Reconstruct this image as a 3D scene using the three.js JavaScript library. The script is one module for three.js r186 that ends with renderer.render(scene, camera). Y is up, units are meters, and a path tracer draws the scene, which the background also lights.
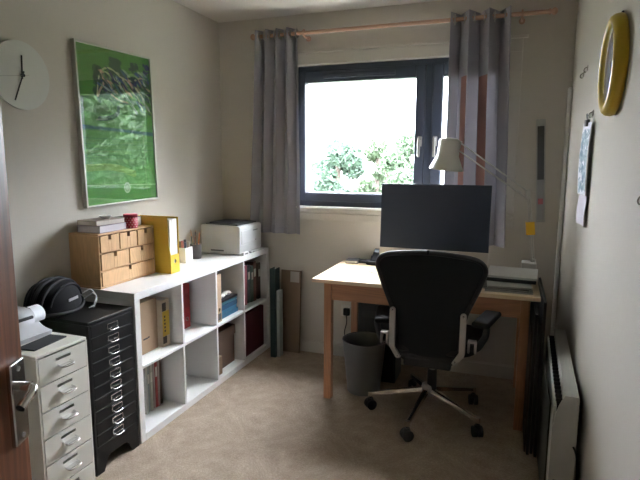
import * as THREE from 'three';
import { RoundedBoxGeometry } from 'three/addons/geometries/RoundedBoxGeometry.js';
import { mergeGeometries, mergeVertices } from 'three/addons/utils/BufferGeometryUtils.js';
import { ImprovedNoise } from 'three/addons/math/ImprovedNoise.js';

// ───────────── camera, sky, exposure ─────────────
const scene = new THREE.Scene();
const camera = new THREE.PerspectiveCamera(2 * Math.atan(240 / 519.68) * 180 / Math.PI, 640 / 480, 0.05, 200);
camera.position.set(2.0544, 1.3897, 3.4593);
camera.rotation.set(-0.1472, 0.351, 0.0045, 'YXZ');
const renderer = new THREE.WebGLRenderer({ antialias: true });
renderer.toneMapping = THREE.LinearToneMapping;
renderer.toneMappingExposure = 18.5;
renderer.shadowMap.enabled = true;
{ // overcast sky: brightest overhead, the same all the way round
  const w = 64, h = 64, d = new Float32Array(w * h * 4);
  for (let j = 0; j < h; j++) {
    const el = ((j + 0.5) / h - 0.5) * Math.PI, s = Math.max(0, Math.sin(el));
    const L = el > 0 ? (1 + 1.8 * s) / 2.8 * 5.8 : 0.4;
    for (let i = 0; i < w; i++) d.set([L * 0.94, L * 1.0, L * 1.10, 1], (j * w + i) * 4);
  }
  const t = new THREE.DataTexture(d, w, h, THREE.RGBAFormat, THREE.FloatType);
  t.mapping = THREE.EquirectangularReflectionMapping; t.magFilter = t.minFilter = THREE.LinearFilter; t.needsUpdate = true;
  scene.background = t;
}

// ───────────── helpers ─────────────
let seed = 12345;
const rnd = () => { seed = (seed * 1664525 + 1013904223) >>> 0; return seed / 4294967296; };
const rr = (a, b) => a + (b - a) * rnd();
const noise = new ImprovedNoise();
const V = (x, y, z) => new THREE.Vector3(x, y, z);
const used = {};
const numbered = (n) => { const k = used[n] = (used[n] ?? -1) + 1; return k ? n + '_' + String(k).padStart(3, '0') : n; };
function place(g, x = 0, y = 0, z = 0, rx = 0, ry = 0, rz = 0) {
  const m = new THREE.Matrix4().makeRotationFromEuler(new THREE.Euler(rx, ry, rz, 'YXZ')); m.setPosition(x, y, z); return g.applyMatrix4(m);
}
// box by its bounds, edges rounded, uv in metres
function boxUV(g) {
  const p = g.attributes.position, n = g.attributes.normal, uv = new Float32Array(p.count * 2);
  for (let i = 0; i < p.count; i++) {
    const ax = Math.abs(n.getX(i)), ay = Math.abs(n.getY(i)), az = Math.abs(n.getZ(i));
    if (ax >= ay && ax >= az) { uv[2 * i] = p.getZ(i); uv[2 * i + 1] = p.getY(i); }
    else if (ay >= az) { uv[2 * i] = p.getZ(i); uv[2 * i + 1] = p.getX(i); }
    else { uv[2 * i] = p.getX(i); uv[2 * i + 1] = p.getY(i); }
  }
  g.setAttribute('uv', new THREE.BufferAttribute(uv, 2)); return g;
}
function bx(x0, x1, y0, y1, z0, z1, r = 0.003) {
  const w = x1 - x0, h = y1 - y0, d = z1 - z0; r = Math.min(r, w * 0.49, h * 0.49, d * 0.49);
  let g = r > 0 ? new RoundedBoxGeometry(w, h, d, 1, r) : new THREE.BoxGeometry(w, h, d);
  return boxUV(g.translate((x0 + x1) / 2, (y0 + y1) / 2, (z0 + z1) / 2));
}
const cb = (w, h, d, r) => bx(-w / 2, w / 2, 0, h, -d / 2, d / 2, r);     // box standing on y = 0
function cyl(a, b, r0, r1 = r0, seg = 16) {
  const A = V(...a), B = V(...b), d = B.clone().sub(A), g = new THREE.CylinderGeometry(r1, r0, d.length(), seg, 1);
  g.applyQuaternion(new THREE.Quaternion().setFromUnitVectors(V(0, 1, 0), d.clone().normalize()));
  const m = A.add(B).multiplyScalar(0.5); return g.translate(m.x, m.y, m.z);
}
const tube = (pts, r, n = 40, seg = 8, closed = false) => new THREE.TubeGeometry(new THREE.CatmullRomCurve3(pts.map((p) => V(...p)), closed, 'centripetal'), n, r, seg, closed);
const lathe = (pts, seg = 40) => new THREE.LatheGeometry(pts.map((p) => new THREE.Vector2(...p)), seg);
const disc = (r, t, seg = 40) => new THREE.CylinderGeometry(r, r, t, seg);
function merged(gs) {
  if (!Array.isArray(gs)) return gs;
  if (gs.length === 1) return gs[0];
  const c = gs.map((g) => { const q = g.index ? g.toNonIndexed() : g; for (const k of Object.keys(q.attributes)) if (!['position', 'normal', 'uv'].includes(k)) q.deleteAttribute(k); return q; });
  return mergeGeometries(c);
}
function part(name, gs, m, parent, label) {
  const o = new THREE.Mesh(merged(gs), m); o.name = name; parent.add(o); if (label) o.userData.label = label; return o;
}
function thing(name, label, category, [x, y, z] = [0, 0, 0], turn = 0, group) {
  const o = new THREE.Group(); o.name = numbered(name); o.position.set(x, y, z); o.rotation.y = turn;
  o.userData = { label, category }; if (group) o.userData.group = group; scene.add(o); return o;
}
function solo(name, gs, m, label, category, [x, y, z] = [0, 0, 0], turn = 0, group) {   // a thing that is one mesh
  const o = new THREE.Mesh(merged(gs), m); o.name = numbered(name); o.position.set(x, y, z); o.rotation.y = turn;
  o.userData = { label, category }; if (group) o.userData.group = group; scene.add(o); return o;
}
function struct(name, gs, m, label, category) {
  const o = new THREE.Mesh(merged(gs), m); o.name = name; o.userData = { kind: 'structure', label, category }; scene.add(o); return o;
}
function structGroup(name, label, category) { const o = new THREE.Group(); o.name = name; o.userData = { kind: 'structure', label, category }; scene.add(o); return o; }

// ───────────── textures and materials ─────────────
function dataTex(n, f, srgb = true) {          // f(u, v) -> [r, g, b] 0..1 (tiles are not needed to be exact)
  const d = new Uint8Array(n * n * 4);
  for (let j = 0; j < n; j++) for (let i = 0; i < n; i++) { const c = f(i / n, j / n, i, j); for (let k = 0; k < 3; k++) d[(j * n + i) * 4 + k] = Math.max(0, Math.min(255, c[k] * 255)); d[(j * n + i) * 4 + 3] = 255; }
  const t = new THREE.DataTexture(d, n, n); t.wrapS = t.wrapT = THREE.RepeatWrapping; t.magFilter = THREE.LinearFilter; t.minFilter = THREE.LinearFilter;
  if (srgb) t.colorSpace = THREE.SRGBColorSpace; t.needsUpdate = true; return t;
}
const per = (u, v, fx, fy, s) => { // periodic noise on a torus
  const a = u * Math.PI * 2, b = v * Math.PI * 2; return noise.noise(Math.cos(a) * fx + s, Math.sin(a) * fx + Math.cos(b) * fy, Math.sin(b) * fy - s);
};
const rep = (t, x, y = x) => { const c = t.clone(); c.repeat.set(x, y); c.needsUpdate = true; return c; };
const grainN = dataTex(256, () => { const v = 0.5 + (rnd() - 0.5) * 0.9; return [v, v, v]; }, false);
const softN = dataTex(256, (u, v) => { const n = 0.5 + per(u, v, 2, 2, 3) * 0.35 + per(u, v, 6, 6, 9) * 0.2 + (rnd() - 0.5) * 0.08; return [n, n, n]; }, false);
const carpetT = dataTex(512, (u, v) => {
  const n = per(u, v, 1.5, 1.5, 1) * 0.05 + per(u, v, 9, 9, 7) * 0.05 + (rnd() - 0.5) * 0.17;
  return [0.672 + n, 0.602 + n, 0.53 + n * 0.95];
});
function woodT(c, amp, streaks, s) {   // grain runs along v
  return dataTex(512, (u, v) => {
    const w = per(u, v, 0.9, 0.35, s) * 1.4, g = Math.sin((u * streaks + w * 2.2) * Math.PI * 2) * 0.45 + per(u, v, 14, 0.5, s + 4) * 0.8 + per(u, v, 34, 1.6, s + 8) * 0.5 + (rnd() - 0.5) * 0.25;
    return c.map((k) => k * (1 + g * amp));
  });
}
const woodDoor = woodT([0.45, 0.275, 0.18], 0.2, 9, 2), woodPine = woodT([0.715, 0.515, 0.385], 0.07, 11, 5), woodTopLit = woodT([0.93, 0.83, 0.68], 0.04, 11, 6), woodBirch = woodT([0.82, 0.665, 0.49], 0.05, 7, 11);
const weaveT = dataTex(64, (u, v, i, j) => { const k = ((i >> 1) + (j >> 1)) % 2 ? 0.8 : 0.35; return [k, k, k]; }, false);
const M = (r, g, b, rough = 0.6, x = {}) => new THREE.MeshPhysicalMaterial({ color: new THREE.Color().setRGB(r, g, b), roughness: rough, ...x });
const wallM = M(0.55, 0.515, 0.455, 0.85, { bumpMap: rep(softN, 1.3), bumpScale: 0.0006 });
const ceilM = M(0.68, 0.645, 0.60, 0.9, { bumpMap: rep(softN, 2), bumpScale: 0.0012 });
const carpetM = new THREE.MeshPhysicalMaterial({ map: rep(carpetT, 1.7), roughness: 1, bumpMap: rep(grainN, 3.1), bumpScale: 0.004, sheen: 0.2, sheenRoughness: 0.8 });
const trimM = M(0.54, 0.51, 0.455, 0.5);
const whitePaint = M(0.8, 0.79, 0.76, 0.35);
const frameM = M(0.050, 0.063, 0.09, 0.4);
const glassM = new THREE.MeshPhysicalMaterial({ color: 0xffffff, transmission: 1, thickness: 0, roughness: 0, ior: 1.5 });
const chrome = M(0.72, 0.71, 0.69, 0.22, { metalness: 1 });
const alu = M(0.45, 0.435, 0.41, 0.38, { metalness: 0.9 });
const polished = M(0.80, 0.77, 0.72, 0.2, { metalness: 1 });
const blackP = M(0.011, 0.011, 0.012, 0.5);
const blackM = M(0.009, 0.009, 0.0085, 0.45, { specularIntensity: 0.6 });
const blackSoft = M(0.009, 0.009, 0.010, 0.85, { specularIntensity: 0.5 });
const whiteLam = M(0.74, 0.732, 0.715, 0.32);
const cream = M(0.68, 0.655, 0.585, 0.4);
const doorM = new THREE.MeshPhysicalMaterial({ map: rep(woodDoor, 2.2, 0.8), roughness: 0.42 });
const pineM = new THREE.MeshPhysicalMaterial({ map: rep(woodPine, 2.4, 0.9), roughness: 0.38 });
const pineTopLit = new THREE.MeshPhysicalMaterial({ map: rep(woodTopLit, 1.7, 0.7), roughness: 0.3, clearcoat: 0.6, clearcoatRoughness: 0.2 });  // same pine lightened in colour to carry the window glare on the desktop
const birchM = new THREE.MeshPhysicalMaterial({ map: rep(woodBirch, 2.3, 2.3), roughness: 0.55 });
const cardM = M(0.36, 0.25, 0.16, 0.85, { bumpMap: rep(softN, 5), bumpScale: 0.0004 });
const paperW = M(0.78, 0.77, 0.74, 0.8);

// ───────────── the room ─────────────
const W = 2.356, H = 2.391, ZF = 3.58;            // right wall, ceiling, wall behind the viewer
const WX0 = 0.60, WX1 = 2.0, WY0 = 1.085, WY1 = 2.055;   // window opening
struct('floor', bx(-0.2, W + 0.2, -0.15, 0, -0.3, 5.2, 0), carpetM, 'beige carpet covering the floor of the room', 'floor');
struct('ceiling', bx(-0.2, W + 0.2, H, H + 0.15, -0.3, 5.2, 0), ceilM, 'plain off-white ceiling above the window', 'ceiling');
struct('wall_left', bx(-0.2, 0, 0, H, -0.3, 5.2, 0), wallM, 'cream left wall behind the poster and shelf', 'wall');
struct('wall_right', bx(W, W + 0.2, 0, H, -0.3, 5.2, 0), wallM, 'cream right wall with the yellow clock and heater', 'wall');
struct('wall_back', [bx(0, WX0, 0, H, -0.3, 0, 0), bx(WX1, W, 0, H, -0.3, 0, 0), bx(WX0, WX1, 0, WY0, -0.3, 0, 0), bx(WX0, WX1, WY1, H, -0.3, 0, 0)], wallM, 'cream wall around the window behind the desk', 'wall');
struct('wall_front', [bx(0, 1.59, 0, H, ZF, ZF + 0.12, 0), bx(2.34, W, 0, H, ZF, ZF + 0.12, 0), bx(1.59, 2.34, 2.03, H, ZF, ZF + 0.12, 0)], wallM, 'cream wall with the doorway, opposite the window', 'wall');
struct('wall_hall', bx(0, W, 0, H, 5.0, 5.2, 0), wallM, 'wall of the hallway beyond the doorway', 'wall');
struct('baseboard_back', [bx(0.0, W, 0, 0.085, 0.0, 0.014, 0.003), bx(0, W, 0.085, 0.093, 0, 0.008, 0.002)], trimM, 'cream skirting board under the window wall', 'skirting');
struct('baseboard_left', bx(0, 0.014, 0, 0.09, 0.014, ZF, 0.003), trimM, 'cream skirting board along the left wall', 'skirting');
struct('baseboard_right', bx(W - 0.014, W, 0, 0.09, 0.014, ZF, 0.003), trimM, 'cream skirting board along the right wall', 'skirting');
struct('trim_1', [bx(0.53, 2.075, WY1, WY1 + 0.075, 0, 0.016), bx(0.53, WX0, WY0, WY1, 0, 0.016), bx(WX1, 2.075, WY0, WY1, 0, 0.016), bx(0.53, 2.075, 1.04, WY0 - 0.014, 0, 0.018), bx(0.52, 2.085, 0.99, 1.037, 0, 0.012), bx(0.50, 2.10, WY1 + 0.075, WY1 + 0.09, 0, 0.026)], trimM, 'cream moulded casing around the window', 'trim');
struct('trim_2', [bx(W - 0.022, W, 0.095, 1.83, 0.002, 0.045, 0.006)], whitePaint, 'white cable trunking running up the right back corner', 'trunking');

{ // window with two dark sashes
  const w = structGroup('window_1', 'dark framed double window above the desk', 'window');
  const z0 = -0.11, z1 = -0.035, f = 0.035;
  part('window_frame', [bx(WX0, WX0 + f, WY0, WY1, z0, z1), bx(WX1 - f, WX1, WY0, WY1, z0, z1), bx(WX0, WX1, WY0, WY0 + f, z0, z1), bx(WX0, WX1, WY1 - f, WY1, z0, z1), bx(1.50, 1.545, WY0 + f, WY1 - f, z0, z1)], frameM, w);
  for (const [a, b, ga, gb] of [[WX0 + f, 1.50, 0.664, 1.437], [1.545, WX1 - f, 1.612, 1.93]]) {
    const y0 = WY0 + f, y1 = WY1 - f, g0 = 1.178, g1 = 1.94, za = -0.095, zb = -0.022;
    const s = part('sash', [bx(a, ga, y0, y1, za, zb, 0.006), bx(gb, b, y0, y1, za, zb, 0.006), bx(ga, gb, y0, g0, za, zb, 0.006), bx(ga, gb, g1, y1, za, zb, 0.006)], frameM, w);
    part('pane', bx(ga - 0.004, gb + 0.004, g0 - 0.004, g1 + 0.004, -0.068, -0.062, 0), glassM, s);
    part('glazing_bead', [bx(ga, gb, g0, g0 + 0.006, -0.060, -0.030, 0.002)], M(0.35, 0.36, 0.37, 0.4), s, 'pale grey sealing strip under the pane');
  }
  for (const [x, s] of [[1.474, 1], [1.572, 1]]) {
    const h = part('window_handle', [bx(x - 0.014, x + 0.014, 1.50, 1.565, -0.024, -0.012, 0.004), cyl([x, 1.545, -0.02], [x, 1.545, 0.022], 0.009), bx(x - 0.009, x + 0.009, 1.43, 1.555, 0.014, 0.03, 0.006)], alu, w, 'silver window handle');
  }
  part('trickle_vent', [bx(0.80, 1.30, 1.963, 1.995, -0.026, -0.010, 0.004), bx(0.80, 1.30, 1.976, 1.981, -0.011, -0.006, 0.001)], frameM, w);
  part('window_sill', bx(0.585, 2.015, WY0 - 0.014, WY0, -0.035, 0.03, 0.003), whitePaint, w, 'thin white sill');
  part('reveal_lining', [bx(WX0, WX0 + 0.008, WY0, WY1, -0.035, 0.002, 0.001), bx(WX1 - 0.008, WX1, WY0, WY1, -0.035, 0.002, 0.001)], whitePaint, w, 'white painted window reveal');
}
{ // door opened into the room, beside the viewer
  const d = structGroup('door_1', 'brown wooden door standing open beside the white drawer cabinet', 'door');
  d.position.set(1.321, 0, 2.865); d.rotation.y = 0.41;      // free edge at the origin, leaf runs along local +z to its hinges
  part('door_leaf', bx(-0.042, 0, 0.012, 2.0, 0, 0.742, 0.003), doorM, d);
  const h = part('lever_handle', [cyl([0.006, 1.038, 0.034], [0.028, 1.038, 0.034], 0.0085), tube([[0.024, 1.038, 0.034], [0.032, 1.038, 0.038], [0.035, 1.035, 0.052], [0.034, 1.030, 0.066], [0.032, 1.024, 0.080]], 0.0072, 20, 10)], chrome, d, 'chrome lever handle');
  part('back_plate', bx(0, 0.009, 0.945, 1.080, 0.012, 0.054, 0.003), chrome, h, 'chrome backplate');
  part('screw', cyl([0.009, 1.068, 0.033], [0.0105, 1.068, 0.033], 0.004), alu, h); part('screw', cyl([0.009, 0.957, 0.033], [0.0105, 0.957, 0.033], 0.004), alu, h);
  part('hinge', cyl([0.004, 1.75, 0.744], [0.004, 1.85, 0.744], 0.007), chrome, d); part('hinge', cyl([0.004, 0.2, 0.744], [0.004, 0.3, 0.744], 0.007), chrome, d);
}

// ───────────── outside ─────────────
struct('ground', bx(-60, 70, -4.2, -4.0, -80, -1.5, 0), M(0.05, 0.06, 0.032, 1), 'dark grassy ground under the trees outside the window', 'ground');
{
  const leafCols = [[0.046, 0.080, 0.038], [0.040, 0.074, 0.046], [0.058, 0.088, 0.044]].map((c) => M(...c, 0.9, { transmission: 0.2, thickness: 0, side: THREE.DoubleSide }));
  const barkM = M(0.06, 0.045, 0.035, 0.9);
  const spots = [[-8.9, -22.5, 6.9, 1.6, 0], [-6.0, -21, 7.0, 1.4, 1], [-5.0, -25, 7.3, 1.5, 2], [-2.6, -21, 7.3, 1.5, 0], [1.8, -22, 6.9, 2.3, 1],
    [5.2, -13.5, 9.3, 2.3, 2], [9.2, -11.2, 9.3, 2.3, 0], [12.2, -7.2, 11.5, 2.3, 1], [12.6, -2.9, 12, 2.0, 2], [8.6, -19.5, 11.6, 2.6, 1], [14.6, -14.6, 11.6, 2.6, 0], [18.6, -8.6, 11.4, 2.6, 2]];
  const names = ['leafy tree at the left edge of the window pane', 'rounded tree left of the middle of the window pane', 'pale green tree in the middle of the window pane', 'tallest tree at the right of the large window pane', 'tree hidden behind the narrow sash and its curtain',
    'tree outside, first of the near row mirrored in the poster', 'tree outside, second of the near row mirrored in the poster', 'unseen tree added to shade the left wall, third of the near row', 'unseen tree added to shade the left wall, fourth of the near row', 'tree outside, first of the taller row behind the mirrored ones', 'tree outside, second of the taller row behind the mirrored ones', 'tree outside, last of the taller row behind the mirrored ones'];  // third and fourth of the near row are added, tall, to shade the left wall
  spots.forEach(([x, z, h, r, c], k) => {
    const t = thing('tree', names[k], 'tree', [x, -4, z], 0, 'trees outside the window');
    part('trunk', [tube([[0, 0, 0], [0.1, 1.5, 0], [0, h * 0.55, 0.1], [0.1, h * 0.85, 0]], 0.14, 12, 7), tube([[0.05, h * 0.35, 0], [0.6, h * 0.5, 0.2], [1.1, h * 0.66, 0.3]], 0.06, 8, 6), tube([[0.05, h * 0.4, 0], [-0.6, h * 0.55, -0.2], [-1.0, h * 0.7, 0.1]], 0.06, 8, 6)], barkM, t);
    const pos = [], nor = [];
    const lobes = []; const nl = h > 8 ? 30 : 16; for (let i = 0; i < nl; i++) { const a = rr(0, 6.28), q = Math.sqrt(rnd()) * r * 0.6; lobes.push([Math.cos(a) * q, h * rr(0.34, 0.86), Math.sin(a) * q, r * rr(0.28, 0.4)]); }
    lobes.push([0, h * 0.86, 0, r * 0.38]);
    for (let i = 0; i < (h > 8 ? 14000 : 6500); i++) {
      const L = lobes[i % lobes.length], a = rr(0, 6.28), cz = rr(-1, 1), q = Math.sqrt(1 - cz * cz), R = L[3] * Math.pow(rnd(), 0.25);
      const c = V(L[0] + Math.cos(a) * q * R, L[1] + cz * R * 0.95, L[2] + Math.sin(a) * q * R), s = rr(0.10, 0.19) * (h > 8 ? 1.3 : 1);
      const e1 = V(rr(-1, 1), rr(-1, 1), rr(-1, 1)).normalize(), e2 = V(rr(-1, 1), rr(-1, 1), rr(-1, 1)).cross(e1).normalize(), n = e1.clone().cross(e2);
      const A = c.clone().addScaledVector(e1, s), B = c.clone().addScaledVector(e2, s * 0.5), C = c.clone().addScaledVector(e1, -s), D = c.clone().addScaledVector(e2, -s * 0.5);
      for (const p of [A, B, C, A, C, D]) { pos.push(p.x, p.y, p.z); nor.push(n.x, n.y, n.z); }
    }
    const g = new THREE.BufferGeometry(); g.setAttribute('position', new THREE.Float32BufferAttribute(pos, 3)); g.setAttribute('normal', new THREE.Float32BufferAttribute(nor, 3));
    const f = part('foliage', g, leafCols[c], t); f.userData.kind = 'stuff';
  });
}

// ───────────── curtains and rod ─────────────
const ROD_Y = 2.247, ROD_Z = 0.09;
{
  const p = thing('curtain_rod', 'pinkish wooden curtain rod spanning above the window', 'curtain rod', [0, 0, 0]);
  const rodM = M(0.45, 0.27, 0.19, 0.5);
  part('pole', cyl([0.345, ROD_Y, ROD_Z], [2.205, ROD_Y, ROD_Z], 0.0125), rodM, p);
  part('finial', lathe([[0, 0], [0.014, 0.001], [0.016, 0.006], [0.012, 0.012], [0.02, 0.02], [0.021, 0.032], [0.012, 0.042], [0, 0.044]], 20).rotateZ(Math.PI / 2).translate(0.347, ROD_Y, ROD_Z), rodM, p);
  part('finial', lathe([[0, 0], [0.018, 0.001], [0.018, 0.008], [0.011, 0.014], [0.02, 0.024], [0.02, 0.036], [0.012, 0.046], [0, 0.048]], 20).rotateZ(-Math.PI / 2).translate(2.2, ROD_Y, ROD_Z), rodM, p);
  for (const x of [0.70, 2.06]) part('bracket', [cyl([x, ROD_Y - 0.02, 0], [x, ROD_Y - 0.02, 0.008], 0.018), cyl([x, ROD_Y - 0.02, 0.005], [x, ROD_Y - 0.02, ROD_Z], 0.008), new THREE.TorusGeometry(0.019, 0.006, 8, 20).rotateY(Math.PI / 2).translate(x, ROD_Y, ROD_Z)], rodM, p);
}
function curtain(label, x0t, x1t, x0b, x1b, yb, yt, folds, phase, amp, cols, hug = 0) {
  const t = thing('curtain', label, 'curtain', [0, 0, 0], 0, 'eyelet curtains at the window');
  const nu = folds * 28, vs = [], pos = [], idx = [], uv = [];
  for (let j = 0; j <= 34; j++) vs.push(j / 34 * 0.93); for (let j = 1; j <= 12; j++) vs.push(0.93 + 0.07 * j / 12);
  const nv = vs.length - 1, per1 = nv + 1;
  const P = (u, v, off) => {
    const a = u * folds * Math.PI * 2 + phase, sway = noise.noise(u * 5, v * 2.2, folds) * 0.016 * (1 - v), lo = Math.min(1, (1 - v) * 1.3) * hug;
    const k = 1 - 0.25 * (1 - v) * (0.5 + 0.5 * Math.sin(u * 13)) - 0.35 * lo;
    const xx = (x0t + (x1t - x0t) * u) * v + (x0b + (x1b - x0b) * u) * (1 - v) + Math.sin(2 * a) * 0.006;
    return [xx + sway * 0.6, yb + (yt - yb) * v, ROD_Z - 0.035 * lo + Math.sin(a) * amp * k + sway * (1 - lo) + off];
  };
  for (let i = 0; i <= nu; i++) for (let j = 0; j <= nv; j++) { const u = i / nu, v = vs[j]; pos.push(...P(u, v, 0)); uv.push(u * folds * 0.2, v * 1.4); }
  for (let i = 0; i < nu; i++) for (let j = 0; j < nv; j++) {
    const c = P((i + 0.5) / nu, (vs[j] + vs[j + 1]) / 2, 0); if (Math.hypot(c[1] - ROD_Y, c[2] - ROD_Z) < 0.021) continue;   // the eyelet holes
    const a = i * per1 + j, b = a + per1; idx.push(a, b, a + 1, b, b + 1, a + 1);
  }
  const g = new THREE.BufferGeometry(); g.setAttribute('position', new THREE.Float32BufferAttribute(pos, 3)); g.setAttribute('uv', new THREE.Float32BufferAttribute(uv, 2)); g.setIndex(idx); g.computeVertexNormals();
  part('cloth', g, cols.cloth, t);
  if (cols.stripes) for (const [s0, s1, label2] of cols.stripes) {      // rust-brown stripes painting the backlight through the folds, a hair proud of the cloth
    const q = [], qi = [], n = 8, m = 34;
    for (let i = 0; i <= n; i++) for (let j = 0; j <= m; j++) q.push(...P(s0 + (s1 - s0) * i / n, j / m * 0.735, 0.0025));
    for (let i = 0; i < n; i++) for (let j = 0; j < m; j++) { const a = i * (m + 1) + j, b = a + m + 1; qi.push(a, b, a + 1, b, b + 1, a + 1); }
    const sg = new THREE.BufferGeometry(); sg.setAttribute('position', new THREE.Float32BufferAttribute(q, 3)); sg.setIndex(qi); sg.computeVertexNormals(); boxUV(sg);
    part('backlit_stripe', sg, cols.rust, t, label2);
  }
  for (let k = 0; k < folds * 2; k++) {     // the cloth crosses the rod twice a fold
    const u = ((k + 1) * Math.PI - phase) / (folds * Math.PI * 2); if (u < 0.01 || u > 0.99) continue;
    const p = P(u, (ROD_Y - yb) / (yt - yb), 0);
    part('eyelet', lathe([[0.0155, -0.003], [0.031, -0.003], [0.032, 0], [0.031, 0.003], [0.0155, 0.003], [0.0145, 0], [0.0155, -0.003]], 24).rotateZ(Math.PI / 2).translate(p[0], ROD_Y, ROD_Z), alu, t);
  }
}
const clothM = M(0.315, 0.305, 0.34, 0.85, { side: THREE.DoubleSide, transmission: 0.02, thickness: 0, bumpMap: rep(weaveT, 90), bumpScale: 0.0004 });
const rustM = M(0.30, 0.15, 0.125, 0.85, { side: THREE.DoubleSide, bumpMap: rep(weaveT, 60), bumpScale: 0.0008 });
curtain('grey-mauve eyelet curtain hanging left of the window', 0.345, 0.655, 0.25, 0.655, 0.885, 2.285, 4, 0.6, 0.042, { cloth: clothM }, 1);
curtain('grey eyelet curtain with painted backlit rust stripes hanging right of the window', 1.665, 2.005, 1.665, 2.045, 0.88, 2.285, 3, 2.2, 0.055, { cloth: clothM, rust: rustM, stripes: [[0.20, 0.28, 'rust-brown stripe of painted backlight'], [0.49, 0.63, 'rust-brown stripe of painted backlight']] });

// ───────────── things on the left wall ─────────────
{
  const c = thing('wall_clock', 'round white glass clock on the left wall by the door', 'clock', [0, 1.758, 1.72]);
  part('clock_face', new THREE.CylinderGeometry(0.145, 0.145, 0.006, 64).rotateZ(Math.PI / 2).translate(0.038, 0, 0), M(0.62, 0.63, 0.59, 0.25), c, 'pale frosted glass disc');
  part('movement_case', cb(0.034, 0.06, 0.06, 0.006).translate(0.018, -0.03, 0), blackP, c);
  const hand = (dy, dz, l0, l1, w, x) => { const a = Math.atan2(dy, dz), g = bx(-l0, l1, -w / 2, w / 2, -0.0008, 0.0008, 0); g.rotateY(-Math.PI / 2); g.rotateX(-a); return g.translate(x, 0, 0); };
  part('hour_hand', hand(0.09, -0.004, 0.015, 0.085, 0.007, 0.044), blackP, c);
  part('minute_hand', hand(-0.11, 0.047, 0.02, 0.118, 0.006, 0.047), blackP, c);
  part('second_hand', hand(-0.02, 0.12, 0.03, 0.12, 0.002, 0.050), M(0.35, 0.35, 0.33, 0.4), c);
  part('centre_cap', disc(0.007, 0.016, 16).rotateZ(Math.PI / 2).translate(0.046, 0, 0), blackP, c);
}
{
  const W0 = 0.578, H0 = 0.828;
  const cv = document.createElement('canvas'); cv.width = 512; cv.height = 736; const x = cv.getContext('2d');
  x.fillStyle = '#46812b'; x.fillRect(0, 0, 512, 300); x.fillStyle = '#4d9436'; x.fillRect(0, 300, 512, 436);
  for (let i = 0; i < 700; i++) { x.fillStyle = `rgba(${rr(50, 120) | 0},${rr(110, 180) | 0},${rr(35, 85) | 0},0.13)`; x.fillRect(rr(-50, 500), rr(0, 736), rr(40, 220), rr(1, 6)); }
  const stroke = (pts, c, w) => { x.strokeStyle = c; x.lineWidth = w; x.lineCap = 'round'; x.lineJoin = 'round'; x.beginPath(); x.moveTo(...pts[0]); for (let i = 1; i < pts.length; i++) { const a = pts[i - 1], b = pts[i]; x.quadraticCurveTo(a[0], a[1], (a[0] + b[0]) / 2, (a[1] + b[1]) / 2); } x.lineTo(...pts[pts.length - 1]); x.stroke(); };
  const dab = (cx, cy, rx, ry, c, n, s) => { for (let i = 0; i < n; i++) { x.fillStyle = c; x.beginPath(); x.ellipse(cx + rr(-rx, rx), cy + rr(-ry, ry), rr(s * 0.4, s), rr(s * 0.2, s * 0.6), rr(-0.8, 0.8), 0, 6.3); x.fill(); } };
  // loose brush marks: a dark running group across the upper third
  dab(230, 160, 110, 60, 'rgba(18,62,34,0.6)', 110, 38); dab(370, 150, 120, 50, 'rgba(20,66,40,0.55)', 90, 34); dab(175, 175, 45, 38, 'rgba(24,44,92,0.7)', 34, 24); dab(325, 150, 60, 26, 'rgba(24,28,80,0.8)', 46, 22); dab(430, 120, 40, 30, 'rgba(30,70,130,0.7)', 34, 20);
  dab(250, 62, 30, 22, 'rgba(20,66,36,0.8)', 26, 22); dab(385, 58, 30, 18, 'rgba(20,60,44,0.8)', 22, 18); dab(290, 225, 180, 24, 'rgba(20,72,38,0.6)', 70, 26); dab(485, 62, 20, 24, 'rgba(22,30,84,0.85)', 18, 15); dab(460, 240, 40, 40, 'rgba(24,62,70,0.6)', 36, 20);
  dab(320, 190, 190, 80, 'rgba(96,150,70,0.45)', 60, 20); dab(330, 170, 180, 70, 'rgba(200,196,170,0.35)', 44, 12);
  const pale = ['rgba(205,200,160,0.8)', 'rgba(222,176,156,0.75)', 'rgba(216,222,210,0.75)', 'rgba(150,186,120,0.75)'];
  [[[115, 225], [130, 140], [165, 90], [225, 85], [285, 125], [380, 132], [440, 100], [500, 128]], [[150, 105], [172, 160], [138, 190], [122, 222]], [[255, 125], [295, 190], [350, 245], [388, 285]], [[275, 200], [248, 172], [285, 142]], [[395, 165], [440, 200], [470, 255], [505, 285]], [[405, 110], [450, 155], [508, 168]], [[440, 180], [485, 190], [508, 235]], [[160, 105], [205, 118], [218, 155]], [[300, 130], [340, 175], [400, 205], [430, 265]], [[210, 210], [260, 235], [330, 240]], [[420, 80], [455, 95], [470, 130]], [[340, 110], [370, 95], [410, 110]]].forEach((p, i) => { stroke(p, pale[i % 4], 9 + (i % 3) * 3); stroke(p.map(([a, b]) => [a + 6, b + 9]), 'rgba(20,50,40,0.5)', 6); });
  const pal = ['rgba(24,28,80,0.75)', 'rgba(16,56,34,0.8)', 'rgba(212,200,168,0.7)', 'rgba(216,160,140,0.65)', 'rgba(36,76,130,0.7)', 'rgba(92,150,66,0.7)', 'rgba(14,48,40,0.8)', 'rgba(190,200,196,0.6)'];
  for (let i = 0; i < 90; i++) { const u = rnd(), cx = 125 + u * 375, cy = 120 + u * 20 + rr(-60, 110) * (0.5 + 0.5 * u) + (i % 3) * 20, l = rr(14, 44), w = rr(4, 12), a = rr(0.2, 1.1); x.fillStyle = pal[i % 8]; x.save(); x.translate(cx, cy); x.rotate(a); x.beginPath(); x.moveTo(-l, 0); x.quadraticCurveTo(0, -w * 1.6, l, -w * 0.3); x.quadraticCurveTo(l * 0.3, w, -l, 0); x.fill(); x.restore(); }
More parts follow.
